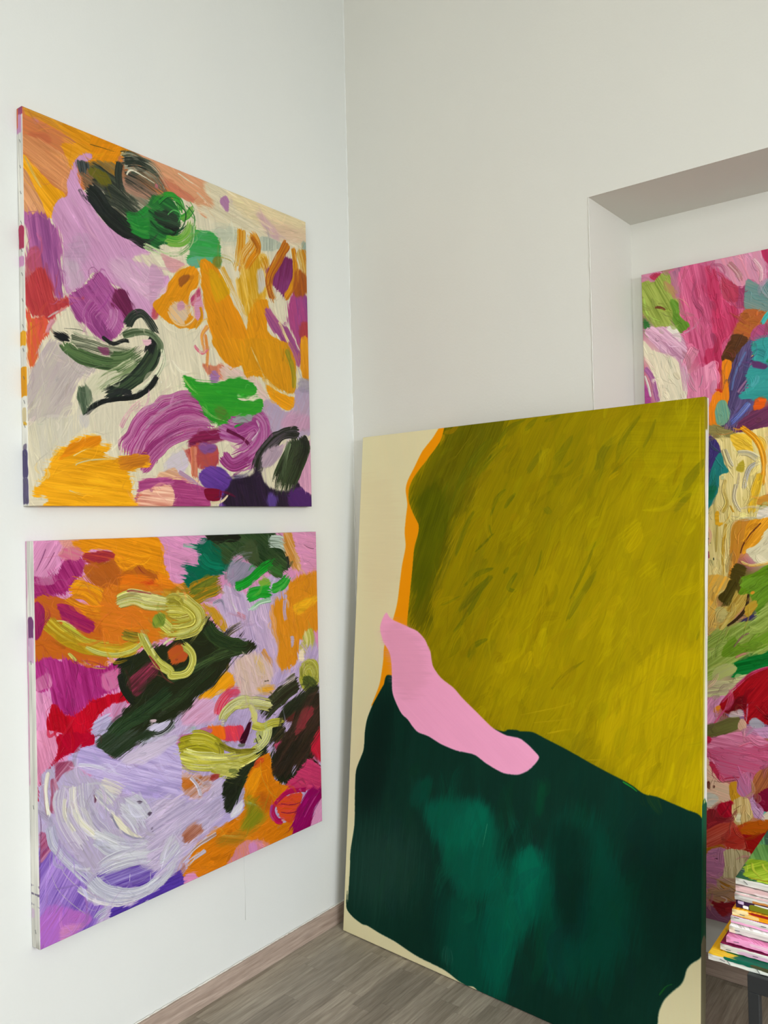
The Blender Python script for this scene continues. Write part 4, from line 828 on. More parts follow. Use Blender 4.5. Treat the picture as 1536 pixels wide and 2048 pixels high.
['S',[84,90,6],[557,470,469,607,420,662],[104,102,4],{'w':21,'d':0.18,'o':0.7224999999999999,'h':0.7,'t':1}],
['S',[98,96,6],[1031,28,983,85,959,160],[104,102,4],{'w':24,'d':0.18,'o':0.6375,'h':0.7,'t':1}],
['S',[98,96,6],[1072,41,1056,86,1033,126],[104,102,4],{'w':14,'d':0.18,'o':0.6375,'h':0.7,'t':1}],
['S',[98,96,6],[962,76,922,121,898,187],[104,102,4],{'w':32,'d':0.18,'o':0.6375,'h':0.7,'t':1}],
['S',[98,96,6],[1026,116,978,160,933,196],[104,102,4],{'w':10,'d':0.18,'o':0.6375,'h':0.7,'t':1}],
['S',[98,96,6],[830,63,777,135,716,202],[104,102,4],{'w':34,'d':0.18,'o':0.6375,'h':0.7,'t':1}],
['S',[98,96,6],[730,98,674,176],[104,102,4],{'w':27,'d':0.18,'o':0.6375,'h':0.7,'t':1}],
['S',[98,96,6],[881,119,836,244],[104,102,4],{'w':12,'d':0.18,'o':0.6375,'h':0.7,'t':1}],
['S',[98,96,6],[1206,158,1158,217,1114,269],[104,102,4],{'w':32,'d':0.18,'o':0.6375,'h':0.7,'t':1}],
['S',[98,96,6],[1171,245,1145,270,1119,301],[104,102,4],{'w':21,'d':0.18,'o':0.6375,'h':0.7,'t':1}],
['S',[98,96,6],[905,369,875,441,824,543],[104,102,4],{'w':16,'d':0.18,'o':0.6375,'h':0.7,'t':1}],
['S',[98,96,6],[909,450,854,537,813,606],[104,102,4],{'w':26,'d':0.18,'o':0.6375,'h':0.7,'t':1}],
['S',[98,96,6],[734,393,723,443,707,478],[104,102,4],{'w':12,'d':0.18,'o':0.6375,'h':0.7,'t':1}],
['S',[98,96,6],[926,144,907,211],[104,102,4],{'w':14,'d':0.18,'o':0.6375,'h':0.7,'t':1}],
['S',[98,96,6],[766,291,732,270],[104,102,4],{'w':27,'d':0.18,'o':0.6375,'h':0.7,'t':1}],
['S',[98,96,6],[789,4,727,18],[104,102,4],{'w':17,'d':0.18,'o':0.6375,'h':0.7,'t':1}],
['S',[98,96,6],[708,5,662,42],[104,102,4],{'w':23,'d':0.18,'o':0.6375,'h':0.7,'t':1}],
['S',[98,96,6],[1195,581,1182,625],[104,102,4],{'w':11,'d':0.18,'o':0.6375,'h':0.7,'t':1}],
['S',[98,96,6],[831,135,798,162],[104,102,4],{'w':12,'d':0.18,'o':0.6375,'h':0.7,'t':1}],
['S',[98,96,6],[1124,369,1137,378],[104,102,4],{'w':4,'d':0.18,'o':0.6375,'h':0.7,'t':1}],
['S',[112,100,4],[849,716,797,764,770,801],[104,102,4],{'w':15,'d':0.18,'o':0.595,'h':0.7,'t':1}],
['S',[112,100,4],[879,699,802,758],[104,102,4],{'w':11,'d':0.18,'o':0.595,'h':0.7,'t':1}],
['S',[112,100,4],[687,830,671,852],[104,102,4],{'w':19,'d':0.18,'o':0.595,'h':0.7,'t':1}],
['S',[134,120,0],[1105,396,1091,445,1076,495],0,{'w':47,'d':0.4,'o':0.55,'h':0.6}],
['S',[149,132,0],[1097,939,1067,987,1038,1035],0,{'w':23,'d':0.4,'o':0.55,'h':0.6}],
['S',[129,115,0],[473,576,455,617,441,658],0,{'w':44,'d':0.4,'o':0.55,'h':0.6}],
['S',[142,127,0],[1027,114,992,146,966,178],0,{'w':36,'d':0.4,'o':0.55,'h':0.6}],
['S',[133,119,0],[598,78,557,106,538,137],0,{'w':57,'d':0.4,'o':0.55,'h':0.6}],
['S',[129,115,0],[601,805,591,829,564,857],0,{'w':73,'d':0.4,'o':0.55,'h':0.6}],
['S',[163,145,0],[1033,312,994,346,950,381],0,{'w':44,'d':0.4,'o':0.55,'h':0.6}],
['S',[145,128,0],[867,804,852,859,836,915],0,{'w':67,'d':0.4,'o':0.55,'h':0.6}],
['S',[137,123,0],[1077,260,1066,274,1062,288],0,{'w':46,'d':0.4,'o':0.55,'h':0.6}],
['S',[139,124,0],[648,588,639,630,622,673],0,{'w':41,'d':0.4,'o':0.55,'h':0.6}],
['S',[155,139,0],[704,592,699,615,688,639],0,{'w':60,'d':0.4,'o':0.55,'h':0.6}],
['S',[161,143,0],[954,554,936,607,912,661],0,{'w':57,'d':0.4,'o':0.55,'h':0.6}],
['S',[141,125,0],[556,831,549,858,534,886],0,{'w':35,'d':0.4,'o':0.55,'h':0.6}],
['S',[138,122,0],[919,908,875,955,835,1003],0,{'w':52,'d':0.4,'o':0.55,'h':0.6}],
['S',[128,115,0],[498,354,477,408,465,462],0,{'w':35,'d':0.4,'o':0.55,'h':0.6}],
['S',[132,117,0],[636,547,601,575,575,603],0,{'w':45,'d':0.4,'o':0.55,'h':0.6}],
['S',[150,133,0],[1146,708,1132,762,1102,818],0,{'w':50,'d':0.4,'o':0.55,'h':0.6}],
['S',[149,132,0],[1093,613,1086,638,1074,662],0,{'w':28,'d':0.4,'o':0.55,'h':0.6}],
['S',[158,141,0],[713,580,667,623,630,666],0,{'w':37,'d':0.4,'o':0.55,'h':0.6}],
['S',[147,131,0],[806,850,774,889,726,932],0,{'w':68,'d':0.4,'o':0.55,'h':0.6}],
['S',[161,143,0],[1005,601,990,619,986,636],0,{'w':45,'d':0.4,'o':0.55,'h':0.6}],
['S',[146,130,0],[1087,355,1079,367,1064,380],0,{'w':46,'d':0.4,'o':0.55,'h':0.6}],
['S',[163,145,0],[948,441,940,484,915,528],0,{'w':40,'d':0.4,'o':0.55,'h':0.6}],
['S',[157,140,0],[1084,432,1048,459,1024,485],0,{'w':56,'d':0.4,'o':0.55,'h':0.6}],
['S',[157,140,0],[666,515,640,549,633,583],0,{'w':39,'d':0.4,'o':0.55,'h':0.6}],
['S',[155,138,0],[819,375,810,399,796,423],0,{'w':33,'d':0.4,'o':0.55,'h':0.6}],
['S',[162,144,0],[1006,637,980,693,965,749],0,{'w':39,'d':0.4,'o':0.55,'h':0.6}],
['S',[155,138,0],[1136,509,1117,528,1111,546],0,{'w':49,'d':0.4,'o':0.55,'h':0.6}],
['S',[156,138,0],[889,823,871,876,853,928],0,{'w':48,'d':0.4,'o':0.55,'h':0.6}],
['S',[137,123,0],[777,128,752,177,726,227],0,{'w':44,'d':0.4,'o':0.55,'h':0.6}],
['S',[123,110,0],[656,110,634,158,625,208],0,{'w':61,'d':0.4,'o':0.55,'h':0.6}],
['S',[138,123,0],[565,679,558,699,545,721],0,{'w':73,'d':0.4,'o':0.55,'h':0.6}],
['S',[139,124,0],[1068,194,1043,236,1022,279],0,{'w':50,'d':0.4,'o':0.55,'h':0.6}],
['S',[151,134,0],[1162,580,1148,606,1147,630],0,{'w':40,'d':0.4,'o':0.55,'h':0.6}],
['S',[145,129,0],[1040,663,1016,683,1006,703],0,{'w':60,'d':0.4,'o':0.55,'h':0.6}],
['S',[147,132,0],[701,314,650,358,596,403],0,{'w':57,'d':0.4,'o':0.55,'h':0.6}],
['S',[138,123,0],[843,299,828,322,815,346],0,{'w':73,'d':0.4,'o':0.55,'h':0.6}],
['S',[150,132,20],[607,109,553,161],0,{'w':4,'d':0.25,'o':0.8,'h':1.5}],
['S',[150,132,20],[593,100,529,152],0,{'w':4,'d':0.25,'o':0.8,'h':1.5}],
['S',[150,132,20],[578,91,514,143],0,{'w':4,'d':0.25,'o':0.8,'h':1.5}],
['S',[150,132,20],[564,85,504,134],0,{'w':4,'d':0.25,'o':0.8,'h':1.5}],
['S',[150,132,20],[544,177,483,239],0,{'w':4,'d':0.25,'o':0.8,'h':1.5}],
['S',[150,132,20],[516,199,460,266],0,{'w':4,'d':0.25,'o':0.8,'h':1.5}],
['S',[150,132,20],[461,295,390,397],0,{'w':4,'d':0.25,'o':0.8,'h':1.5}],
['S',[150,132,20],[443,335,368,500],0,{'w':4,'d':0.25,'o':0.8,'h':1.5}],
['S',[150,132,20],[414,376,350,542],0,{'w':4,'d':0.25,'o':0.8,'h':1.5}],
['S',[150,132,20],[476,29,403,110],0,{'w':4,'d':0.25,'o':0.8,'h':1.5}],
['S',[150,132,20],[510,24,433,96],0,{'w':4,'d':0.25,'o':0.8,'h':1.5}],
['S',[172,150,10],[673,879,821,830,956,757],[140,120,0],{'w':7,'d':0.45,'o':0.7,'h':1.2}],
['S',[172,150,10],[718,895,861,853,1030,752],[140,120,0],{'w':7,'d':0.45,'o':0.7,'h':1.2}],
['S',[172,150,10],[761,918,882,879],[140,120,0],{'w':7,'d':0.45,'o':0.7,'h':1.2}],
['S',[172,150,10],[883,970,996,944,1101,893],[140,120,0],{'w':7,'d':0.45,'o':0.7,'h':1.2}],
['S',[172,150,10],[1119,1052,1168,920],[140,120,0],{'w':6,'d':0.45,'o':0.7,'h':1.2}],
['S',[172,150,10],[957,798,1030,752,1117,692],[140,120,0],{'w':7,'d':0.45,'o':0.7,'h':1.2}],
['S',[190,165,20],[1190,43,1193,524,1195,1020],[120,104,0],{'w':11,'d':0.4,'o':0.7}],
['X',0,0,0,{'n':700,'w0':14,'w1':46,'L0':40,'L1':150,'cls':'olive','ang':116,'jit':0.11,'o':0.36,'seed':5,'box':[330,0,1200,1050],'h':0.4}],
['X',0,0,0,{'n':800,'w0':2,'w1':8,'L0':30,'L1':150,'cls':'olive','ang':112,'jit':0.08,'o':0.32,'seed':6,'box':[330,0,1200,1000],'h':1.0}],
['F',[8,42,32],[174,818,142,854,115,895,95,928,73,978,65,1026,62,1082,32,1155,31,1236,34,1333,21,1424,21,1491,17,1595,13,1555,12,1613,41,1634,86,1645,111,1643,166,1650,231,1655,294,1666,337,1671,429,1675,483,1688,511,1692,562,1707,639,1963,1085,1769,1089,1649,1093,1586,1096,1551,1109,1517,1130,1489,1150,1466,1159,1447,1165,1424,1178,1405,1191,1394,1200,1382,1211,1348,1213,1136,1199,1055,1162,1043,1119,1034,1085,1027,1051,1027,1022,1013,997,1004,960,994,907,978,856,961,815,948,761,933,718,921,675,925,667,923,636,926,599,933,385,890],[10,46,36],{'m':0.4,'a':94,'r':0.0,'s':0.6,'h':0.2}],
['F',[6,30,24],[175,833,132,889,74,991,68,1081,31,1164,35,1320,136,1256,182,1082,198,956],0,{'a':87,'r':3.9,'s':38.6,'o':0.8,'cls':'green'}],
['F',[28,60,50],[28,1406,81,1310,301,1300,358,1403,260,1526,28,1592],0,{'a':94,'r':3.7,'s':73.8,'o':0.6,'cls':'green'}],
['F',[0,86,66],[323,1201,430,1164,578,1148,572,1236,492,1299,378,1312],0,{'a':100,'r':3.3,'s':23.4,'o':0.8,'d':0.05,'h':0.3,'cls':'green'}],
['F',[0,90,68],[434,1253,596,1173,619,1353,552,1442,440,1415],0,{'a':100,'r':3.2,'s':29.1,'o':0.7,'d':0.05,'h':0.3,'cls':'green'}],
['F',[0,88,68],[601,1315,765,1246,800,1372,692,1512,646,1663,596,1695,555,1513],0,{'a':100,'r':3.0,'s':30.2,'o':0.8,'d':0.05,'h':0.3,'cls':'green'}],
['F',[0,80,62],[384,1460,534,1448,611,1634,526,1706,411,1630],0,{'a':100,'r':3.2,'s':38.7,'o':0.6,'d':0.05,'h':0.3,'cls':'green'}],
['F',[0,72,56],[765,1246,870,1087,974,1195,1044,1364,936,1523,758,1584],0,{'a':100,'r':2.8,'s':46.8,'o':0.6,'d':0.05,'h':0.3,'cls':'green'}],
['F',[0,100,76],[692,1250,758,1248,737,1376,674,1463,641,1500,654,1358],0,{'a':100,'r':3.0,'s':13.5,'o':0.7,'d':0.05,'h':0.3,'cls':'green'}],
['F',[0,96,72],[505,1163,569,1164,544,1228,489,1226],0,{'a':100,'r':3.3,'s':11.4,'o':0.6,'d':0.05,'h':0.3,'cls':'green'}],
['F',[0,78,60],[289,1145,369,1115,333,1199,272,1227],0,{'a':100,'r':3.6,'s':14.2,'o':0.5,'d':0.05,'h':0.3,'cls':'green'}],
['F',[0,70,40],[745,1072,761,1055,755,1139,731,1151],0,{'a':100,'r':3.0,'s':7.5,'o':0.7,'d':0.05,'h':0.3,'cls':'green'}],
['F',[0,92,70],[396,1277,424,1263,439,1386,411,1401],0,{'a':100,'r':3.4,'s':10.1,'o':0.5,'d':0.05,'h':0.3,'cls':'green'}],
['F',[6,34,26],[795,1158,901,1160,890,1346,848,1489,799,1345],0,{'a':94,'r':2.8,'s':25.4,'o':0.7,'cls':'green'}],
['F',[6,38,30],[359,1331,440,1415,430,1624,330,1581],0,{'a':94,'r':3.4,'s':30.5,'o':0.5,'cls':'green'}],
['F',[6,40,32],[1000,1060,1195,1068,1202,1374,1110,1464,1044,1302],0,{'a':95,'r':2.5,'s':27.4,'o':0.7,'cls':'green'}],
['S',[30,120,40],[990,1006,1019,1017,1037,1027],0,{'w':7,'d':0.3}],
['S',[20,80,30],[1095,1511,1113,1484,1133,1470],0,{'w':7,'d':0.3}],
['S',[60,140,110],[571,1208,555,1284],0,{'w':4,'d':0.4}],
['S',[40,120,90],[674,1199,621,1395],0,{'w':5,'d':0.5,'o':0.5}],
['S',[30,110,80],[642,1248,604,1414],0,{'w':5,'d':0.5,'o':0.5}],
['X',0,0,0,{'n':260,'w0':20,'w1':60,'L0':60,'L1':200,'cls':'green','ang':95,'jit':0.06,'o':0.3,'seed':7,'box':[150,1050,1150,1600],'h':0.3}],
['F',[226,152,188],[143,612,164,631,237,652,281,665,315,692,334,726,326,707,337,726,349,770,382,803,433,829,468,856,522,891,574,925,601,936,633,944,668,944,698,951,682,947,702,957,724,972,741,987,729,1008,704,1033,678,1047,696,1038,671,1050,627,1054,596,1048,559,1036,522,1020,489,1018,450,1018,390,1008,339,992,297,986,272,970,252,952,224,936,195,898,181,866,175,791,164,746,140,718,131,706,117,668,124,638],[230,156,192],{'m':0.2,'a':33,'r':0.0,'s':0.7,'h':0.25}],
['F',[210,142,170],[124,638,158,635,293,693,331,829,216,883,134,706],0,{'a':-5,'r':3.8,'s':30.3,'o':0.5,'h':0.2}]],
'P':[
['F',[198,110,140],[-130,-275,1435,-188,1371,2268,-223,3038],[180,80,110],{'m':0.5,'a':83,'r':2.4,'s':0.9}],
['F',[205,132,162],[4,3,71,3,67,39,3,36],[190,110,140],{'a':30,'r':3.2,'s':1.3}],
['F',[175,50,80],[27,6,61,6,64,26,33,23],0,{'a':38,'r':3.2,'s':1.3,'d':0.2}],
['F',[200,118,150],[89,7,208,1,377,-2,374,89,234,67,117,98,93,81],[180,80,120],{'m':0.5,'a':82,'r':3.0,'s':1.2}],
['F',[160,100,135],[89,10,137,8,138,102,111,85,91,38],[190,120,130],{'a':73,'r':4.6,'s':1.2}],
['F',[190,70,112],[125,5,196,8,235,61,312,99,311,163,276,210,258,248,240,292,228,314,182,320,154,256,117,208,119,86],[214,112,150],{'m':0.5,'a':80,'r':4.5,'s':1.2}],
['F',[174,26,70],[196,18,227,32,250,129,288,165,275,216,243,269,241,399,218,393,215,325,188,309,195,268,218,254,210,121],[196,80,115],{'m':0.4,'a':78,'r':4.4,'s':1.2,'o':0.85}],
['F',[140,50,90],[287,95,312,96,310,157,283,155],0,{'a':11,'r':2.9,'s':4.3,'o':0.8}],
['F',[160,40,60],[243,56,290,92,286,141,250,123],[180,60,90],{'a':65,'r':2.9,'s':2.9,'o':0.8}],
['S',[225,140,175],[158,112,186,159,208,204],[150,50,90],{'w':12,'d':0.35}],
['S',[220,150,180],[126,209,156,196,192,160],0,{'w':10,'d':0.4}],
['S',[225,150,180],[242,41,244,122,249,152],0,{'w':3,'d':0.1}],
['F',[122,142,50],[5,27,39,34,67,8,89,13,93,81,116,110,116,140,85,163,84,181,62,201,23,152,3,114],[158,168,84],{'m':0.5,'a':64,'r':4.7,'s':1.3}],
['F',[190,140,100],[73,34,100,55,108,102,93,81,72,59],[122,142,50],{'a':64,'r':3.1,'s':1.2,'d':0.15}],
['F',[92,134,36],[93,93,120,114,115,153,142,181,141,193,117,212,99,177,97,149],[110,150,60],{'a':64,'r':4.6,'s':1.2}],
['S',[110,60,36],[37,111,58,115,79,131],0,{'w':11,'d':0.3}],
['S',[170,200,90],[6,71,17,129,60,159],[110,130,40],{'w':11,'d':0.3}],
['S',[180,195,100],[17,129,42,162,81,174],0,{'w':10,'d':0.4}],
['F',[50,110,50],[2,139,20,161,22,193,4,171],0,{'a':9,'r':3.2,'s':3.2,'d':0.1}],
['S',[130,160,80],[3,180,22,205,49,212],0,{'w':10,'d':0.35}],
['F',[192,132,162],[19,173,84,181,131,237,132,301,111,298,88,271,52,250,6,190],[215,175,195],{'m':0.5,'a':47,'r':3.1,'s':1.3}],
['F',[232,222,210],[75,183,102,187,119,220,116,238],0,{'a':46,'r':3.1,'s':2.3,'d':0.1}],
['F',[226,218,190],[1,211,33,247,91,277,120,312,137,344,139,417,44,416,19,298,0,255],[206,190,165],{'m':0.4,'a':72,'r':3.1,'s':1.3}],
['S',[200,140,170],[118,281,128,343,135,405],[225,200,200],{'w':27,'d':0.25}],
['S',[205,120,150],[166,252,141,290,129,322],[225,150,170],{'w':35}],
['F',[206,108,146],[140,345,182,320,219,304,222,385,207,443,137,429],[224,150,176],{'m':0.5,'a':87,'r':3.0,'s':1.2}],
['S',[235,170,200],[181,344,177,367,168,384],0,{'w':6,'h':2}],
['F',[170,70,140],[0,352,20,392,20,420,-2,417],0,{'a':6,'r':3.2,'s':1.6}],
['S',[166,96,150],[2,296,24,330,36,381,44,419],[190,130,170],{'w':21,'d':0.1}],
['S',[238,232,222],[2,321,13,360,20,398],0,{'w':10,'d':0.1}],
['F',[216,148,178],[231,0,360,-2,371,39,368,93,357,108,336,87,315,77,312,94,293,92,252,49],[190,116,130],{'m':0.4,'a':72,'r':2.9,'s':1.1,'h':1}],
['S',[235,190,200],[333,17,356,56,352,99],[210,130,160],{'w':14,'d':0.2,'h':2}],
['S',[200,130,140],[264,14,291,51,304,83],[235,200,200],{'w':22,'d':0.2,'h':2}],
['F',[182,42,90],[359,-3,400,-3,398,54,371,39],0,{'a':83,'r':2.8,'s':1.1}],
['F',[96,142,142],[315,80,339,93,357,108,371,88,397,91,394,195,312,172],[120,130,120],{'m':0.5,'a':31,'r':2.8,'s':2.8}],
['F',[192,112,42],[310,169,394,195,341,221,313,254,275,236,287,206],[150,70,40],{'m':0.5,'a':39,'r':4.3,'s':1.1}],
['F',[102,60,26],[272,236,316,251,293,291,273,319,241,310,243,284],[70,40,20],{'m':0.6,'a':19,'r':2.9,'s':1.2}],
['F',[162,66,120],[338,217,393,235,392,269,321,261],[180,80,110],{'a':48,'r':2.8,'s':1.1}],
['F',[60,48,92],[324,258,322,304,304,366,276,409,332,427,318,469,276,508,244,502,252,447,254,374,279,298],[96,80,120],{'m':0.5,'a':109,'r':2.9,'s':1.2}],
['S',[120,150,196],[309,288,277,348,262,407],[60,60,120],{'w':12,'h':2}],
['S',[96,106,186],[316,440,285,474,251,503],[150,160,210],{'w':23,'d':0.12,'h':2}],
['F',[60,168,162],[323,270,393,266,388,430,311,436,281,424,304,395,307,354,322,310],[30,110,112],{'m':0.4,'a':2,'r':7.1,'s':1.1}],
['F',[90,50,100],[325,322,368,337,359,350,327,340],0,{'a':8,'r':2.8,'s':2.8,'d':0.2}],
['S',[100,205,195],[352,219,372,191,390,186],[40,150,150],{'w':18,'d':0.2}],
['S',[30,160,110],[362,321,378,335],0,{'w':17,'d':0.1}],
['F',[232,136,14],[239,312,268,316,256,371,252,447,216,521,198,516,200,442,217,396,238,399],[222,110,20],{'a':87,'r':3.0,'s':1.2}],
['F',[200,50,20],[214,390,240,396,234,407,225,397,217,402],0,{'a':7,'r':3.0,'s':1.2}],
['F',[226,92,16],[332,431,362,435,347,470,321,468],0,{'a':6,'r':2.8,'s':2.8}],
['F',[98,46,82],[321,468,350,469,388,442,386,513,292,530,276,508],[130,60,90],{'a':-27,'r':4.3,'s':1.1}],
['F',[96,162,146],[257,468,254,485,248,497,239,504,229,503,220,495,215,481,213,464,215,447,222,435,231,428,241,429,249,438,255,452],[130,150,110],{'m':0.5,'a':82,'r':2.2,'s':1.2}],
['F',[52,46,102],[188,544,222,544,230,588,201,626,194,676,184,686],[80,60,130],{'a':111,'r':3.0,'s':1.2}],
['F',[42,146,142],[228,585,252,642,224,658,218,700,203,727,182,767,191,676,201,626],[20,90,90],{'a':111,'r':1.5,'s':1.2}],
['F',[20,110,70],[187,686,216,687,205,722,186,727],0,{'a':2,'r':3.0,'s':4.5,'o':0.8}],
['F',[216,196,116],[193,512,242,526,294,530,398,530,393,720,336,742,324,789,268,789,253,814,237,963,231,1003,176,1005,183,772,208,732,224,658,252,644,235,613,224,562],[234,216,156],{'m':0.5,'a':87,'r':2.9,'s':1.2}],
['F',[150,140,80],[193,499,242,511,275,534,222,539,194,527],[110,100,60],{'a':20,'r':4.4,'s':1.2,'d':0.1}],
['F',[226,176,36],[256,532,308,539,321,589,288,592,265,570],[236,200,80],{'a':35,'r':2.9,'s':2.2}],
['S',[226,216,180],[236,571,249,614,263,637],[200,180,110],{'w':23,'h':2}],
['S',[230,222,190],[269,590,306,593,342,618],[210,190,120],{'w':23,'d':0.1,'h':2}],
['S',[226,222,212],[340,620,310,635,296,671,291,706],[205,195,170],{'w':20,'d':0.06,'h':2}],
['F',[190,170,50],[272,630,294,612,295,647,272,645],0,{'a':3,'r':2.9,'s':2.2}],
['S',[232,150,14],[285,510,326,550,345,596,348,650,336,693],[240,170,40],{'w':22,'d':0.06,'h':1.5}],
['S',[226,180,40],[339,649,321,712,306,778],[236,200,90],{'w':28,'h':1.5}],
['F',[236,206,140],[353,536,398,539,393,715,349,713,356,621],[226,190,120],{'a':82,'r':2.8,'s':1.1}],
['F',[200,140,50],[346,718,393,710,392,756,339,747,325,741],0,{'a':-9,'r':2.8,'s':1.1}],
['S',[224,190,80],[241,664,233,701,241,739,223,771],[236,220,160],{'w':15,'h':2}],
['S',[236,222,180],[271,678,263,727,283,772],[220,190,110],{'w':18,'d':0.1,'h':2}],
['S',[226,170,40],[250,744,259,764,264,769],0,{'w':8,'d':0.1}],
['F',[222,166,36],[208,765,218,765,220,798,232,793,222,808,208,803],0,{'a':1,'r':1.5,'s':1.2}],
['F',[205,142,42],[258,801,305,791,292,839,277,888,264,923,242,963,247,863],[180,110,40],{'m':0.4,'a':96,'r':2.9,'s':1.2}],
['S',[206,162,50],[237,798,228,863,223,964],[226,200,120],{'w':14}],
['S',[206,180,90],[213,801,206,889],0,{'w':9,'d':0.2}],
['S',[236,212,140],[263,791,251,814,243,913,235,963],0,{'w':3,'d':0.02,'h':2}],
['F',[230,220,202],[339,747,392,768,391,789,324,790],0,{'a':23,'r':2.8,'s':1.1}],
['F',[222,146,20],[288,826,315,791,391,787,391,811,303,878,279,893,272,918,285,863],[236,170,60],{'a':-51,'r':2.9,'s':1.1}],
['S',[90,40,16],[337,798,304,834,285,863,275,893],0,{'w':7,'d':0.05}],
['F',[232,224,188],[292,881,322,864,355,815,391,792,388,919,325,917,311,908],[206,196,160],{'m':0.5,'a':-36,'r':2.8,'s':1.1}],
['S',[216,142,20],[274,913,302,925,338,920,366,912],[236,210,140],{'w':15,'d':0.1}],
['F',[96,82,22],[262,923,295,932,285,957,272,977,262,1007,231,1008,242,963],[60,50,16],{'m':0.5,'a':20,'r':4.4,'s':1.2}],
['F',[92,134,20],[275,962,310,949,352,922,388,912,385,1008,269,1012],[100,140,24],{'a':-32,'r':1.4,'s':1.1}],
['F',[82,172,122],[277,970,295,968,293,984,274,986],0,{'a':-2,'r':2.9,'s':1.4}],
['S',[40,60,50],[182,846,191,844],0,{'w':6,'d':0.1}],
['S',[40,60,50],[191,856,189,861],0,{'w':6,'d':0.1}],
['S',[40,60,50],[198,901,199,914],0,{'w':6,'d':0.1}],
['S',[40,60,50],[184,818,184,820],0,{'w':6,'d':0.1}],
['S',[170,60,70],[183,881,184,909],0,{'w':8,'d':0.2}],
['F',[222,182,92],[173,966,245,964,230,993,208,1021,202,1055,203,1097,168,1156],[234,168,48],{'m':0.5,'a':120,'r':3.0,'s':1.2}],
['F',[66,56,16],[244,970,274,986,262,1014,240,1048,208,1027,233,995],[90,80,30],{'a':-60,'r':2.9,'s':1.2}],
['F',[90,132,26],[273,986,289,963,390,961,388,1068,322,1077,298,1007],[110,150,40],{'m':0.4,'a':-38,'r':2.8,'s':1.1}],
['F',[124,148,50],[197,1123,249,1103,312,1078,349,1032,389,1020,385,1176,293,1188,256,1211,229,1249,201,1272,164,1275,168,1153],[160,178,96],{'m':0.5,'a':-36,'r':4.4,'s':1.2}],
['F',[172,132,40],[264,993,268,1014,294,1007,287,1041,255,1081,216,1121,206,1111,233,1076,202,1055,240,1048],[205,190,110],{'m':0.5,'a':-56,'r':2.9,'s':1.2}],
['F',[196,182,110],[202,1055,221,1052,237,1071,228,1088,209,1100,202,1083],0,{'a':-3,'r':3.0,'s':1.5}],
['S',[36,26,14],[296,1007,287,1052,260,1086,227,1113],[60,40,20],{'w':13,'d':0.03}],
['F',[206,152,40],[284,1049,313,1028,318,1047,296,1079,282,1077],[150,140,50],{'a':-33,'r':2.9,'s':1.1,'d':0.05}],
['F',[206,140,40],[300,1004,311,998,311,1009,301,1014],0,{'a':-2,'r':2.9,'s':1.4}],
['F',[100,140,30],[253,1136,273,1163,346,1119,345,1157,273,1190,214,1203,226,1166],[130,160,50],{'a':-39,'r':2.9,'s':1.2}],
['S',[200,214,90],[307,1073,322,1066],0,{'w':6,'d':0.3}],
['S',[150,112,92],[248,1173,274,1138,298,1124],[228,210,196],{'w':7,'d':0.05,'h':2}],
['S',[176,120,100],[251,1203,273,1190,296,1183],[206,190,130],{'w':12,'d':0.1}],
['F',[0,102,32],[253,1219,298,1194,385,1165,383,1221,308,1231,271,1254,236,1267,253,1239],[20,130,60],{'m':0.4,'a':-17,'r':4.3,'s':1.1}],
['F',[184,188,120],[198,1235,230,1219,256,1229,250,1245,215,1265,182,1271],[140,150,70],{'a':-30,'r':2.9,'s':1.2}],
['F',[182,162,132],[164,1281,236,1271,292,1246,254,1283,227,1319,163,1328],[190,194,132],{'m':0.6,'a':-14,'r':2.9,'s':1.2}],
['F',[205,132,172],[162,1355,184,1324,227,1318,205,1347,195,1393,180,1416,161,1409],[216,150,180],{'a':-61,'r':3.0,'s':1.2}],
['F',[150,6,20],[384,1216,307,1242,270,1270,235,1307,202,1347,223,1370,268,1353,277,1395,309,1381,379,1391],[170,20,30],{'m':0.4,'a':-53,'r':2.9,'s':1.2}],
['F',[96,10,20],[237,1332,277,1311,279,1355,268,1356,220,1370],0,{'a':-7,'r':2.9,'s':4.4,'o':0.8}],
['S',[206,92,132],[371,1215,333,1226,292,1249,246,1295,207,1344],[170,20,60],{'w':12}],
['S',[182,30,82],[226,1350,198,1390,180,1416],[215,90,140],{'w':9,'d':0.08}],
['S',[200,110,140],[284,1332,281,1363,278,1391],0,{'w':9,'d':0.2}],
['F',[222,132,40],[185,1362,207,1348,199,1373,188,1373],0,{'a':-7,'r':3.0,'s':1.5}],
['F',[112,112,56],[163,1417,192,1406,231,1380,260,1380,257,1410,232,1430,205,1449,162,1448],[80,70,40],{'m':0.5,'a':-27,'r':3.0,'s':1.2}],
['F',[206,160,132],[263,1381,281,1394,277,1417,255,1417],[226,190,170],{'a':61,'r':2.9,'s':1.2}],
['F',[200,190,180],[236,1365,268,1356,268,1375,233,1382],0,{'a':-7,'r':2.9,'s':2.9,'o':0.7}],
['F',[166,160,172],[285,1398,304,1375,329,1392,313,1412],0,{'a':-8,'r':2.9,'s':2.1}],
['F',[206,150,190],[277,1421,303,1406,379,1396,378,1423,302,1434],0,{'a':-8,'r':2.8,'s':2.8}],
['F',[202,100,136],[159,1471,177,1451,240,1426,290,1414,323,1431,377,1450,375,1525,157,1562],[226,152,182],{'m':0.5,'a':4,'r':2.9,'s':1.2}],
['F',[178,30,66],[162,1448,176,1452,173,1469,162,1479],0,{'a':-8,'r':3.0,'s':1.5}],
['S',[176,36,70],[244,1475,281,1453,312,1449],[215,120,150],{'w':11,'d':0.35}],
['F',[172,16,42],[325,1452,353,1443,352,1475,327,1468],0,{'a':-9,'r':2.8,'s':1.1}],
['F',[206,150,190],[311,1473,327,1466,331,1481,314,1487],0,{'a':-9,'r':2.8,'s':1.4,'h':2}],
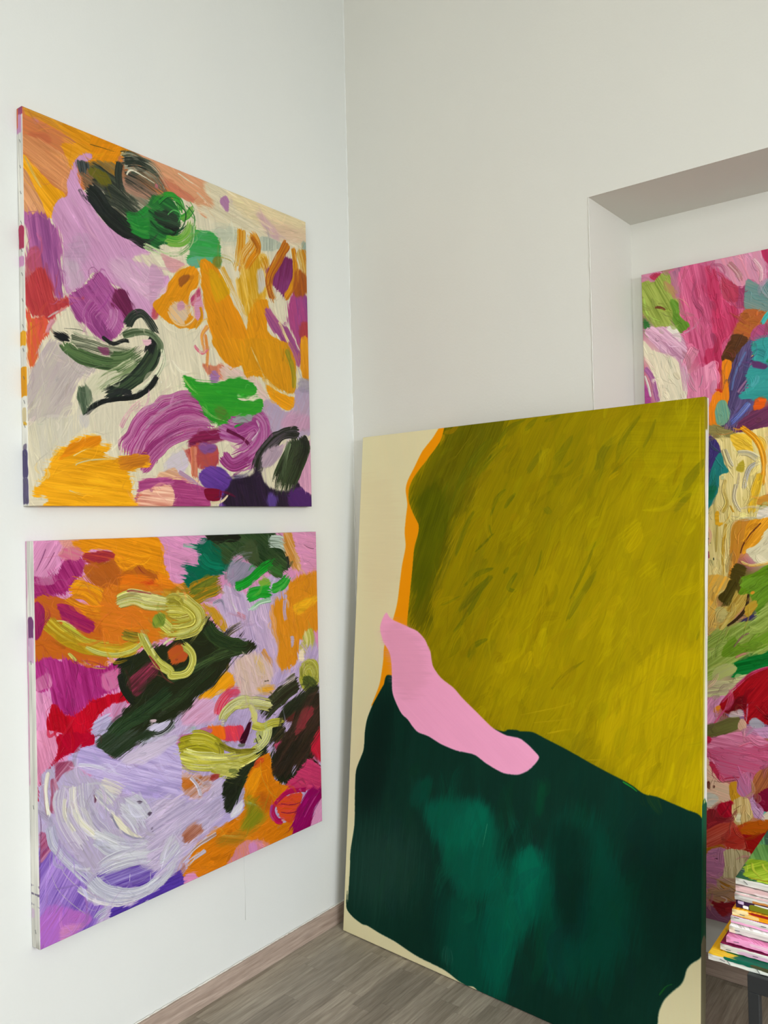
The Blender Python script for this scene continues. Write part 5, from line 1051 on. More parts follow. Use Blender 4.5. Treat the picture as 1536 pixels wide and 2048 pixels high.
['F',[202,106,142],[160,1486,373,1454,371,1522,299,1544,279,1596,256,1576,247,1567,201,1578,182,1518,159,1512],[174,46,84],{'m':0.45,'a':6,'r':2.9,'s':1.2}],
['F',[216,186,152],[159,1517,171,1528,196,1579,225,1581,231,1620,232,1639,192,1650,155,1674],[200,150,130],{'m':0.4,'a':11,'r':3.0,'s':1.2}],
['F',[176,40,70],[169,1522,183,1526,204,1575,194,1574,178,1547],0,{'a':-9,'r':3.0,'s':1.5}],
['S',[170,40,70],[204,1575,228,1566,266,1557],[214,120,150],{'w':11,'d':0.2}],
['F',[96,36,24],[160,1590,170,1583,168,1606,159,1605],0,{'a':-10,'r':2.3,'s':1.2}],
['F',[80,40,30],[180,1594,184,1596,181,1606,178,1602],0,{'a':-10,'r':1.5,'s':1.2}],
['S',[60,40,40],[174,1582,208,1580,247,1567],0,{'w':3,'d':0.2}],
['F',[190,120,162],[248,1577,266,1549,287,1536,300,1583,301,1600,278,1615,246,1607],[176,80,110],{'m':0.4,'a':60,'r':2.9,'s':1.2}],
['F',[150,80,50],[299,1544,349,1511,348,1579,302,1607,291,1584],[180,110,60],{'m':0.5,'a':-63,'r':2.8,'s':1.1}],
['F',[202,146,30],[224,1589,248,1572,246,1602,257,1615,234,1641],[170,120,30],{'a':71,'r':2.9,'s':1.2}],
['F',[196,192,176],[156,1624,190,1622,195,1636,155,1669],0,{'a':-11,'r':3.0,'s':3.0}],
['F',[156,10,34],[194,1652,231,1632,231,1674,206,1686,190,1674],[180,30,50],{'a':59,'r':3.0,'s':1.2}],
['F',[150,34,40],[155,1679,179,1668,201,1685,228,1680,205,1699,175,1732,153,1733],[120,30,40],{'m':0.5,'a':47,'r':3.0,'s':1.2}],
['F',[192,156,86],[233,1639,255,1615,278,1616,292,1667,257,1697,236,1696],[222,206,160],{'a':87,'r':2.9,'s':1.2}],
['F',[215,208,170],[244,1672,256,1662,255,1689,241,1692],0,{'a':-11,'r':2.9,'s':4.4}],
['S',[90,60,20],[235,1659,247,1649,259,1639],0,{'w':3,'d':0.1}],
['F',[192,142,182],[283,1615,298,1606,307,1640,321,1646,309,1670,291,1664],0,{'a':-11,'r':2.9,'s':1.4}],
['F',[132,14,50],[298,1607,370,1556,368,1633,319,1648,305,1639],[100,10,40],{'a':11,'r':2.8,'s':1.1}],
['F',[222,206,176],[311,1666,332,1645,368,1633,368,1662,316,1672],0,{'a':-39,'r':2.8,'s':1.1}],
['F',[196,96,8],[243,1707,290,1680,368,1662,367,1690,308,1717,261,1731],[170,70,10],{'m':0.4,'a':-12,'r':2.8,'s':1.1}],
['F',[170,26,14],[261,1730,308,1716,344,1695,288,1780,267,1781,258,1760],[130,10,20],{'m':0.4,'a':22,'r':2.9,'s':1.1}],
['F',[186,62,44],[153,1738,227,1695,245,1709,261,1737,265,1768,222,1778,208,1769,152,1790],[186,104,86],{'m':0.5,'a':-35,'r':2.9,'s':1.2}],
['F',[180,40,30],[214,1733,243,1709,263,1739,262,1769,210,1781],0,{'a':-12,'r':2.9,'s':4.4,'o':0.7}],
['F',[172,106,20],[152,1793,203,1770,205,1784,166,1801,151,1819],0,{'a':-24,'r':3.0,'s':1.2}],
['S',[240,200,190],[208,1771,215,1782],0,{'w':4,'d':0.1}],
['S',[240,200,190],[220,1771,222,1780],0,{'w':4,'d':0.1}],
['S',[240,200,190],[241,1784,246,1775],0,{'w':4,'d':0.1}],
['S',[240,200,190],[260,1782,263,1774],0,{'w':4,'d':0.1}],
['F',[176,110,148],[151,1807,210,1782,210,1846,183,1879,188,1903,148,1929],[190,120,150],{'a':-9,'r':3.0,'s':1.2}],
['S',[50,16,30],[174,1818,190,1815],0,{'w':5,'d':0.2}],
['F',[178,158,108],[211,1783,278,1778,272,1843,233,1887,210,1873,186,1875,204,1847],[208,198,164],{'a':87,'r':2.9,'s':1.2}],
['F',[186,150,120],[186,1874,239,1866,237,1925,183,1910],0,{'a':-14,'r':2.9,'s':2.9}],
['S',[172,116,40],[187,1881,210,1890,238,1891],0,{'w':10}],
['S',[172,116,40],[190,1893,209,1903,238,1900],0,{'w':8,'d':0.2}],
['F',[176,142,124],[148,1923,188,1901,238,1903,237,1930,147,1967],[176,120,60],{'m':0.5,'a':-28,'r':3.0,'s':1.2}],
['F',[132,20,32],[150,1942,165,1941,181,1952,237,1933,229,1952,205,1981,180,1987,169,1968],[160,50,50],{'m':0.4,'a':6,'r':5.9,'s':1.2}],
['S',[226,190,180],[189,1928,208,1933,198,1948],0,{'w':7,'d':0.2}],
['F',[146,88,118],[147,1967,171,1968,197,1988,221,1977,292,1960,291,2009,144,2051],[130,80,110],{'a':-10,'r':2.9,'s':1.2}],
['X',0,0,0,{'n':1500,'w0':5,'w1':24,'L0':20,'L1':80,'o':0.6,'seed':4,'h':1.4,'jit':0.13,'box':[0,0,520,2000]}],
['X',0,0,0,{'n':1800,'w0':2,'w1':7,'L0':15,'L1':60,'o':0.6,'seed':14,'h':1.3,'jit':0.16,'box':[0,0,480,2000]}]]}

# ------------------------------------------------------------------ room
LX, LY, LZ = 4.4, -4.4, 3.95
NX, NZ, ND = G['nx'], G['nz'], G['nd']         # niche: left edge, head height, depth
NX2 = 3.3                                   # niche right edge
def struct(name, bm, m, **k):
    o = obj(name, bm, m); o['kind'] = 'structure'; return o
TH = 0.16
bm = bmesh.new(); add_box(bm, (-TH, LY-TH, -0.02), (0, TH+ND, LZ)); struct('wall_left', bm, M_left)
# right-hand wall with the deep recess; edges very slightly rounded and chipped
bm = bmesh.new()
NXB, NZB = G['nx2'], G['nz2']                # the jamb and the head splay a little towards the back
def prism(bm, pts, axis, a, b):
    lo = [bm.verts.new((p[0], p[1], a) if axis == 'Z' else (a, p[0], p[1])) for p in pts]
    hi = [bm.verts.new((p[0], p[1], b) if axis == 'Z' else (b, p[0], p[1])) for p in pts]
    bm.faces.new(lo[::-1]); bm.faces.new(hi)
    for i in range(len(pts)):
        j = (i+1) % len(pts); bm.faces.new((lo[i], lo[j], hi[j], hi[i]))
    bmesh.ops.recalc_face_normals(bm, faces=bm.faces)
XR, YB = LX+TH, ND+TH
V = {}
def vx(x, y, z):
    key = (round(x, 5), round(y, 5), round(z, 5))
    if key not in V: V[key] = bm.verts.new(key)
    return V[key]
for q in ([(0, 0, -.02), (NX, 0, -.02), (NX, 0, NZ), (NX2, 0, NZ), (NX2, 0, -.02), (XR, 0, -.02), (XR, 0, LZ), (0, 0, LZ)],       # face of the wall with its notch
          [(NX, 0, -.02), (NXB, ND, -.02), (NXB, ND, NZB), (NX, 0, NZ)],                                                      # jamb
          [(NX, 0, NZ), (NXB, ND, NZB), (NX2, ND, NZB), (NX2, 0, NZ)],                                                        # head
          [(NX2, 0, NZ), (NX2, ND, NZB), (NX2, ND, -.02), (NX2, 0, -.02)],                                                    # far jamb
          [(NXB, ND, -.02), (NX2, ND, -.02), (NX2, ND, NZB), (NXB, ND, NZB)],                                                 # back of the recess
          [(0, YB, -.02), (0, YB, LZ), (XR, YB, LZ), (XR, YB, -.02)],
          [(0, 0, LZ), (XR, 0, LZ), (XR, YB, LZ), (0, YB, LZ)],
          [(0, 0, -.02), (0, 0, LZ), (0, YB, LZ), (0, YB, -.02)],
          [(XR, 0, -.02), (XR, YB, -.02), (XR, YB, LZ), (XR, 0, LZ)],
          [(0, 0, -.02), (0, YB, -.02), (XR, YB, -.02), (XR, 0, -.02), (NX2, 0, -.02), (NX2, ND, -.02), (NXB, ND, -.02), (NX, 0, -.02)]):
    bm.faces.new([vx(*p_) for p_ in q])
bmesh.ops.recalc_face_normals(bm, faces=bm.faces)
struct('wall_right', bm, M_wall)
# knobbly corner bead of the recess
def ragged_bar(name, p, q, rad, mat, seed, nseg=70, amp=0.5):
    rs = random.Random(seed); bm = bmesh.new(); p, q = Vector(p), Vector(q); ax = (q-p).normalized()
    a = ax.orthogonal().normalized(); b_ = ax.cross(a); rings = []
    for i in range(nseg+1):
        c = p.lerp(q, i/nseg); rr = rad*(1+rs.uniform(-amp, amp)); off = a*rs.uniform(-.25, .25)*rad+b_*rs.uniform(-.25, .25)*rad
        rings.append([bm.verts.new(c+off+(a*math.cos(j*math.pi/3)+b_*math.sin(j*math.pi/3))*rr) for j in range(6)])
    for i in range(nseg):
        for j in range(6): bm.faces.new((rings[i][j], rings[i][(j+1) % 6], rings[i+1][(j+1) % 6], rings[i+1][j]))
    bm.faces.new(rings[0][::-1]); bm.faces.new(rings[-1])
    bmesh.ops.recalc_face_normals(bm, faces=bm.faces)
    o = obj(name, bm, mat, smooth=True); o['kind'] = 'structure'; return o
ragged_bar('trim_1', (NX, 0.0, 0.0), (NX, 0.0, NZ), 0.0022, M_wall, 3, 160)
ragged_bar('trim_2', (0.0, 0.0, 0.06), (0.0, 0.0, LZ), 0.0030, M_left, 4, 120)
# wall opposite the left wall, with window_1; wall behind the photographer, with window_2
def wall_with_window(name, fixed, axis, a0, a1, w0, w1, z0, z1, mat, out):
    bm = bmesh.new()
    def bx(u0, u1, s0, s1):
        lo, hi = sorted((fixed, fixed+out*TH))
        if axis == 'Y': add_box(bm, (lo, u0, s0), (hi, u1, s1))
        else: add_box(bm, (u0, lo, s0), (u1, hi, s1))
    bx(a0, w0, -0.02, LZ); bx(w1, a1, -0.02, LZ); bx(w0, w1, -0.02, z0); bx(w0, w1, z1, LZ)
    struct(name, bm, mat)
def window(n, fixed, axis, w0, w1, z0, z1, out):
    root = empty('window_%d' % n, (0, 0, 0)); root['kind'] = 'structure'
    lo, hi = sorted((fixed+out*0.06, fixed+out*0.11)); f = 0.06
    def bx(nm, u0, u1, s0, s1, m, l=lo, h=hi):
        if axis == 'Y': return boxobj(nm, (l, u0, s0), (h, u1, s1), m, root)
        return boxobj(nm, (u0, l, s0), (u1, h, s1), m, root)
    bm = bmesh.new()
    mid = (w0+w1)/2
    for (u0, u1, s0, s1) in ((w0, w0+f, z0, z1), (w1-f, w1, z0, z1), (w0+f, w1-f, z0, z0+f), (w0+f, w1-f, z1-f, z1), (mid-f/2, mid+f/2, z0+f, z1-f)):
        if axis == 'Y': add_box(bm, (lo, u0, s0), (hi, u1, s1))
        else: add_box(bm, (u0, lo, s0), (u1, hi, s1))
    obj('window_frame', bm, M_frame, root)
    c = (lo+hi)/2
    bx('pane', w0+f, mid-f/2, z0+f, z1-f, mg, c-.003, c+.003); bx('pane', mid+f/2, w1-f, z0+f, z1-f, mg, c-.003, c+.003)
wall_with_window('wall_opposite', LX, 'Y', LY-TH, 0, -3.3, -0.9, 0.4, 2.5, M_wall, 1)
wall_with_window('wall_back', LY, 'X', 0, LX, 1.3, 3.7, 1.7, 3.6, M_wall, -1)
window(1, LX, 'Y', -3.3, -0.9, 0.4, 2.5, 1); window(2, LY, 'X', 1.3, 3.7, 1.7, 3.6, -1)
bm = bmesh.new(); add_box(bm, (-TH, LY-TH, LZ), (LX+TH, ND+TH, LZ+0.1)); struct('ceiling', bm, M_ceil)

# laminate floor: three-strip boards, each strip a piece of its own where the floor can be seen
bm = bmesh.new(); add_box(bm, (-TH, LY-TH, -0.06), (LX+TH, ND+TH, -0.008)); floor = struct('floor', bm, M_sub)
SW, X0 = 0.0662, 0.0285
rng = random.Random(11)
forced = {0: [-0.389], 4: [-0.456], 6: [-0.446, -0.218], 5: [-0.264, -0.50], 10: [-0.27], 2: [-0.16], 9: [-0.19, -0.36], 18: [0.232], 8: [-0.33], 7: [-0.50, -0.27]}
mesh_cache = {}
npl = 0
def plank_mesh(ln):
    key = round(ln, 3)
    if key not in mesh_cache:
        b_ = bmesh.new(); add_box(b_, (-SW/2+.00022, -key/2+.00022, -0.008), (SW/2-.00022, key/2-.00022, 0)); me = bpy.data.meshes.new('plank'); b_.to_mesh(me); b_.free()
        me.materials.append(M_floor); mesh_cache[key] = me
    return mesh_cache[key]
k = -1
while X0+SW*k < 2.25:
    xa = X0+SW*k; xc = xa+SW/2
    if xc < 0.0:
        bm = bmesh.new(); add_box(bm, (0.0003, -1.25, -0.008), (X0-.0003, -0.0003, 0)); obj('plank', bm, M_floor, floor); k += 1; continue
    ylim = ND if xc > NX else 0.0
    yend = -1.25 if xc < 1.0 else -0.75
    cuts = sorted(forced.get(k, []), reverse=True)
    ys = [ylim]
    if cuts:
        y = cuts[0]
        while y < ylim-0.30: cuts.insert(0, y+rng.choice((0.24, 0.30, 0.38))); y = cuts[0]
        ys += [c for c in cuts if c < ylim-0.02]
    while ys[-1] > yend:
        ys.append(ys[-1]-rng.choice((0.20, 0.24, 0.30, 0.36, 0.42)))
    ys[-1] = yend
    if ys[-2]-ys[-1] < 0.03: ys.pop(-2)
    for a_, b_ in zip(ys[:-1], ys[1:]):
        link_mesh('plank', plank_mesh(a_-b_), floor, (xc, (a_+b_)/2, 0)); npl += 1
    k += 1
xe = X0+SW*k
bm = bmesh.new()
add_box(bm, (0, LY, -0.008), (X0+SW*16-.0003, -1.2503, 0)); 
add_box(bm, (X0+SW*16, LY, -0.008), (xe-.0003, -0.7503, 0)); add_box(bm, (xe, LY, -0.008), (LX, 0, 0)); add_box(bm, (xe, 0.0003, -0.008), (NX2, ND, 0))
o = obj('laminate_beyond', bm, M_floor, floor); o['kind'] = 'stuff'

# skirting boards and the bead of caulk above them
BH = G['sh']
def skirt(name, a, b, mat):
    bm = bmesh.new(); add_box(bm, a, b, 0, 0.0015); o = obj(name, bm, mat); o['kind'] = 'structure'; return o
skirt('baseboard_left', (0, LY+0.001, 0), (G['st'], -0.0005, BH), M_baseY)
skirt('baseboard_right', (G['st']+.0006, -G['st'], 0), (NX-0.001, 0, BH), M_base)
skirt('baseboard_niche', (NXB+0.001, ND-G['st'], 0), (NX2-0.001, ND, BH), M_base)
bm = bmesh.new(); prism(bm, [(NX+.0005, 0.001), (NX+G['st'], 0.001), (NXB+G['st'], ND-G['st']-.001), (NXB+.0005-.0015, ND-G['st']-.001)], 'Z', 0, BH); struct('baseboard_jamb', bm, M_baseY)
ragged_bar('trim_3', (0.0035, -1.6, BH+0.0005), (0.0035, -0.01, BH+0.0005), 0.0020, M_caulk, 8, 180, 0.5)
ragged_bar('trim_4', (0.02, -0.0035, BH+0.0005), (NX, -0.0035, BH+0.0005), 0.0020, M_caulk, 9, 100, 0.5)
# trowel ridges, hairline cracks and knocks in the plaster
def ridge(pts, rad, mat, name):
    bm = bmesh.new(); pr = None
    for i, p in enumerate(pts):
        p = Vector(p); ring = [bm.verts.new(p+Vector((math.cos(t)*rad*.35, math.sin(t)*rad, 0))) if pts[0][0] < .01 else bm.verts.new(p+Vector((math.sin(t)*rad, -math.cos(t)*rad*.35, 0))) for t in (0, 1.26, 2.51, 3.77, 5.03)]
        if pr:
            for j in range(5): bm.faces.new((pr[j], pr[(j+1) % 5], ring[(j+1) % 5], ring[j]))
        else: bm.faces.new(ring[::-1])
        pr = ring
    bm.faces.new(pr); bmesh.ops.recalc_face_normals(bm, faces=bm.faces)
    o = obj(name, bm, mat, smooth=True); o['kind'] = 'structure'
ridge([(0.0, -0.585, 0.41), (0.0, -0.586, 0.33), (0.0, -0.583, 0.26), (0.0, -0.584, 0.18)], 0.0012, M_left, 'trim_5')

# ------------------------------------------------------------------ stretched canvases
def canvas_mesh(W, H, T, seed, wav=0.0006, strips=(1,)):
    """front towards -Y at y=-T, wraps round rounded edges to y=0; slot 0 front, 1 left side, 2 top, 3 right side, 4 bottom"""
    rs = np.random.RandomState(seed); bm = bmesh.new(); uv = bm.loops.layers.uv.new('UV')
    rad = 0.0022; NSEG = 36
    per = []
    for (sx, sy, ex, ey, slot) in ((0, H, 0, 0, 1), (0, 0, W, 0, 4), (W, 0, W, H, 3), (W, H, 0, H, 2)):
        for i in range(NSEG): t = i/NSEG; per.append((sx+(ex-sx)*t, sy+(ey-sy)*t, slot, t))
    n = len(per); cx, cy = W/2, H/2
    def inset(x, y, d): return (min(max(x, d), W-d), min(max(y, d), H-d))
    rings = []
    prof = [(rad, -T), (rad*.29, -T+rad*.29), (0, -T+rad), (0, -T*.5), (0, -0.0004)]
    for j, (d, yy) in enumerate(prof):
        ring = []
        for i, (x, z, slot, t) in enumerate(per):
            px, pz = inset(x, z, d); wv = (rs.rand()-.5)*2*wav if j >= 3 else 0
            if j == 4: yy2 = yy-abs(rs.rand()*0.0015)
            else: yy2 = yy
            ox = (-1 if slot == 1 else 1 if slot == 3 else 0)*abs(wv); oz = (1 if slot == 2 else -1 if slot == 4 else 0)*abs(wv)
            if j < 3: ox = oz = 0
            ring.append(bm.verts.new((px+ox, yy2, pz+(oz if slot != 4 else 0))))
        rings.append(ring)
    f = bm.faces.new(rings[0]); f.material_index = 0
    for l in f.loops: l[uv].uv = (l.vert.co.x/W, l.vert.co.z/H)
    for j in range(len(prof)-1):
        for i in range(n):
            i2 = (i+1) % n; f = bm.faces.new((rings[j][i], rings[j+1][i], rings[j+1][i2], rings[j][i2]))
            slot = per[i][2]; f.material_index = slot if j >= 1 else 0
            f.smooth = j < 3
            t0 = per[i][3]; t1 = t0+1/NSEG
            for l in f.loops:
                if j == 0: l[uv].uv = (l.vert.co.x/W, l.vert.co.z/H)
                else:
                    dd = (l.vert.co.y+T)/T
                    u_, v_ = min(1, max(0, l.vert.co.x/W)), min(1, max(0, l.vert.co.z/H))
                    if slot not in strips: l[uv].uv = (min(.995, max(.005, u_)), min(.995, max(.005, v_)))   # the picture's own edge colours run over
                    elif slot in (1, 3): l[uv].uv = (dd, v_)
                    else: l[uv].uv = (u_, 1-dd)
    bmesh.ops.recalc_face_normals(bm, faces=bm.faces)
    return bm
def side_mat(name, horizontal, L, T, items, base=(214, 212, 202), gain=1.0):
    """paint that has run over the edge of a canvas: strip image, L long, T deep; items (a0,a1,d0,d1,colour,softness) in fractions"""
    w_, h_ = (1000, 40) if horizontal else (40, 1000)
    cv = Canvas(w_, h_, base)
    cv.fill((205, 203, 196), [(-20, -20), (w_+20, -20), (w_+20, h_+20), (-20, h_+20)], (222, 220, 212), m=.5, a=0 if horizontal else 90, r=0, s_=0)
    for a0, a1, d0, d1, c, sft in items:
        A0, A1, D0, D1 = a0*1000, a1*1000, d0*40, d1*40
        P = [(A0, D0), ((A0+A1)/2, D0-1), (A1, D0), (A1-2, (D0+D1)/2), (A1, D1), ((A0+A1)/2, D1+2), (A0, D1)]
        if not horizontal: P = [(q, p) for p, q in P]
        cv.fill(c, P, None, r=2.2, s_=sft, a=0 if horizontal else 90, d=.12 if sft > 1 else 0)
    return paint_mat(name, cv, gain=gain, bump=0.0006, rough=0.5)
ST = bmesh.new(); add_box(ST, (-0.005, -0.0004, -0.0005), (0.005, 0.0004, 0.0005)); STME = bpy.data.meshes.new('staple'); ST.to_mesh(STME); ST.free(); STME.materials.append(M_steel)
def painting(name, label, cat, W, H, T, front, sides, loc, rotz=0, tilt=0, group=None, seed=1, staples=None, strips=(1,)):
    root = empty(name, loc); root.rotation_euler = (tilt, 0, rotz)
    tag(root, label, cat, group)
    bm = canvas_mesh(W, H, T, seed, strips=strips)
    obj('painted_canvas', bm, [front]+sides, root)
    bw = 0.04; tb = T-0.006
    for a, b in (((0.003, -tb, 0.003), (0.003+bw, -0.001, H-0.003)), ((W-0.003-bw, -tb, 0.003), (W-0.003, -0.001, H-0.003)),
                 ((0.003+bw, -tb, 0.003), (W-0.003-bw, -0.001, 0.003+bw)), ((0.003+bw, -tb, H-0.003-bw), (W-0.003-bw, -0.001, H-0.003))):
        boxobj('stretcher_bar', a, b, M_pine, root)
    if W > 0.9: boxobj('stretcher_bar', (W/2-0.02, -tb+.004, 0.003+bw), (W/2+0.02, -0.001, H-0.003-bw), M_pine, root)
    for (side, frac, dep, rot) in (staples or []):
        y = -T+T*dep
        if side == 'L': link_mesh('staple', STME, root, (-0.0009, y, H*(1-frac)), (0, math.pi/2+rot, math.pi/2))
        elif side == 'R': link_mesh('staple', STME, root, (W+0.0009, y, H*(1-frac)), (0, math.pi/2+rot, math.pi/2))
        elif side == 'T': link_mesh('staple', STME, root, (W*frac, y, H+0.0009), (math.pi/2, 0, rot))
        elif side == 'B': link_mesh('staple', STME, root, (W*frac, y, -0.0009), (math.pi/2, 0, rot))
    return root
def base_canvas(w_, h_, c, items=None):
    # block the picture in roughly first, so that what shows between the strokes is wet colour rather than bare ground
    cv = Canvas(w_, h_, c)
    if items:
        cv.run([q for q in items if q[0] == 'F'])
        for i in range(3): cv.c[..., i] = blur1(cv.c[..., i], 16)
        cv.z *= .4
    return cv
cvA = base_canvas(1200, 1200, (226, 218, 190), DATA['A']).run(DATA['A'])
cvB = base_canvas(1200, 1200, (220, 146, 190), DATA['B']).run(DATA['B'])
cvO = base_canvas(1200, 1692, (207, 199, 160)).run(DATA['O'])
cvP = base_canvas(1200, 2006, (196, 110, 140))
cvP.run([q for q in DATA['P'] if q[0] == 'F'])
for i in range(3): cvP.c[..., i] = blur1(cvP.c[..., i], 18)
cvP.z *= .4
# the part of the recess painting outside the view: the same hand carries on
rs = np.random.RandomState(4)
pal = [(200, 100, 140), (232, 136, 14), (60, 168, 162), (120, 150, 50), (150, 10, 40), (216, 148, 178), (226, 190, 100), (60, 48, 92), (226, 218, 190)]
for i in range(330):
    x = rs.uniform(390, 1200); y = rs.uniform(0, 2000); th = rs.uniform(0, 3.14); L_ = rs.uniform(80, 300); bnd = rs.uniform(-60, 60)
    cvP.stroke(pal[rs.randint(9)], [(x, y), (x+L_/2*math.cos(th)-bnd*math.sin(th), y+L_/2*math.sin(th)+bnd*math.cos(th)), (x+L_*math.cos(th), y+L_*math.sin(th))], pal[rs.randint(9)], w=rs.uniform(50, 170), d=.12, m=.3)
cvP.run(DATA['P'][1:])
GA, GB, GO, GP = 0.86, 0.88, 1.2, 1.03
mA = paint_mat('painting_upper_paint', cvA, GA, bump=0.0022); mB = paint_mat('painting_lower_paint', cvB, GB, bump=0.003)
mO = paint_mat('painting_olive_paint', cvO, GO, bump=0.0005, rough=0.55, spec=0.05); mP = paint_mat('painting_recess_paint', cvP, GP, bump=0.0045)
S = 0.945
# upper painting on the left wall: its left edge is nearest the photographer. Local X runs towards the corner.
AW, AH, AT = G['Ay1']-G['Ay0'], G['Az1']-G['Az0'], G['At']
sA = side_mat('canvas_edge_upper', False, AH, AT, [(0, .02, 0, 1, (150, 70, 110), 1), (.02, .065, .2, 1, (190, 140, 180), 2), (0, .05, .8, 1, (205, 110, 70), 1), (.30, .355, .1, .9, (165, 50, 85), 2), (.375, .40, .1, 1, (195, 140, 180), 2),
    (.565, .60, .1, 1, (222, 160, 30), 1), (.655, .725, 0, 1, (218, 150, 20), 1), (.755, .79, .2, .8, (205, 190, 150), 1), (.79, .80, .1, .7, (214, 170, 60), 1), (.845, .86, .2, .8, (120, 110, 130), 1), (.862, .93, .1, .9, (78, 70, 108), 1), (.93, .995, .1, .9, (96, 88, 120), 1)], base=(220, 218, 210))
stA = [('L', f, .45, .5) for f in (.085, .15, .215, .29, .36, .42, .485, .55, .61, .68, .74, .80, .87, .94, .985)]
painting('abstract_painting', 'upper abstract canvas on the left wall, cream with orange, purple and green brushwork', 'painting', AW, AH, AT, mA, [sA, mA, mA, mA],
         (0.0, G['Ay0'], G['Az0']), math.pi/2, 0, seed=3, staples=stA)
BW, BH_, BT = G['By1']-G['By0'], G['Bz1']-G['Bz0'], G['Bt']
sB = side_mat('canvas_edge_lower', False, BH_, BT, [(.19, .26, .15, .75, (112, 60, 110), 1), (.24, .30, .2, .9, (205, 170, 200), 2), (.0, .6, .88, 1, (215, 150, 190), 2), (.845, .850, 0, 1, (125, 115, 135), 0), (.866, .872, 0, 1, (115, 105, 130), 0), (.893, .899, 0, 1, (118, 108, 135), 0), (.905, .93, .6, 1, (205, 185, 205), 2)], base=(186, 188, 182))
painting('abstract_painting', 'lower abstract canvas on the left wall, lilac swirls, magenta, orange and black-green strokes', 'painting', BW, BH_, BT, mB, [sB, mB, mB, mB],
         (0.0, G['By0'], G['Bz0']), math.pi/2, 0, seed=4, staples=[('L', f, .5, .3) for f in (.30, .655, .96)])
# large canvas standing on the floor and leaning into the corner
OW, OH, OT = G['oW'], G['oH'], 0.031
sO = side_mat('canvas_edge_leaning', False, OH, OT, [(0, .605, 0, .22, (140, 124, 8), 1), (0, .05, .2, .6, (140, 126, 20), 1), (.35, .605, .2, .38, (190, 180, 90), 2), (.607, .80, 0, .95, (8, 78, 52), 1), (.80, 1, 0, 1, (120, 114, 90), 1), (.60, .606, .3, .8, (215, 205, 120), 1)], base=(222, 218, 200))
ang, til = G['oyaw'], G['otilt']
# placement: front bottom-left corner on the floor at (fx, fy); depth goes back into the wall
fx, fy = G['ox']+.007, G['oy']-.013
R = Matrix.Rotation(ang, 3, 'Z') @ Matrix.Rotation(-til, 3, 'X')
org = Vector((fx, fy, 0)) - R @ Vector((0, -OT, 0))
low = min((org + R @ Vector((0, yy, 0))).z for yy in (0, -OT)); org.z -= low
painting('leaning_painting', 'large leaning canvas in the corner, olive and dark green fields with a pink shape', 'painting', OW, OH, OT, mO, [mO, mO, sO, mO],
         org, ang, -til, seed=5, staples=[], strips=(3,))
# tall painting hung in the recess
PW, PH_, PT = 1.2, G['pz1']-G['pz0'], G['pt']
painting('recess_painting', 'tall pink, turquoise and cream abstract canvas hanging inside the wall recess', 'painting', PW, PH_, PT, mP, [mP, mP, mP, mP],
         (G['px'], ND, G['pz0']), 0, 0, seed=6, strips=())

# ------------------------------------------------------------------ black side table and the stack of small canvases
TZ = 0.5
SC = [(1.4157, -0.6016), (1.4344, -0.5811), (1.4459, -0.579), (1.4487, -0.5653), (1.4499, -0.5559), (1.453, -0.5557), (1.4597, -0.5508), (1.4582, -0.553), (1.4595, -0.5492), (1.461, -0.5535), (1.4939, -0.6144)]
tx0, ty0, TWD, TDP = SC[10][0], SC[10][1], 1.05, 0.56
t = empty('side_table', (tx0, ty0, 0)); tag(t, 'black square-legged side table under the stack of small canvases', 'table')
lw = 0.021
for (x, y) in ((0, 0), (TWD-lw, 0), (0, TDP-lw), (TWD-lw, TDP-lw)):
    boxobj('leg', (x, y, 0), (x+lw, y+lw, TZ-0.034), M_black, t, 0.001)
for a, b in (((lw, 0.002, TZ-0.034), (TWD-lw, 0.018, TZ-0.006)), ((lw, TDP-0.018, TZ-0.034), (TWD-lw, TDP-0.002, TZ-0.006)), ((0.002, lw, TZ-0.034), (0.018, TDP-lw, TZ-0.006)), ((TWD-0.018, lw, TZ-0.034), (TWD-0.002, TDP-lw, TZ-0.006))):
    boxobj('rail', a, b, M_black, t)
for (x, y) in ((0, 0), (TWD-lw, 0), (0, TDP-lw), (TWD-lw, TDP-lw)): pass
boxobj('table_top', (0, 0, TZ-0.034), (TWD, TDP, TZ), M_black, t, 0.001)

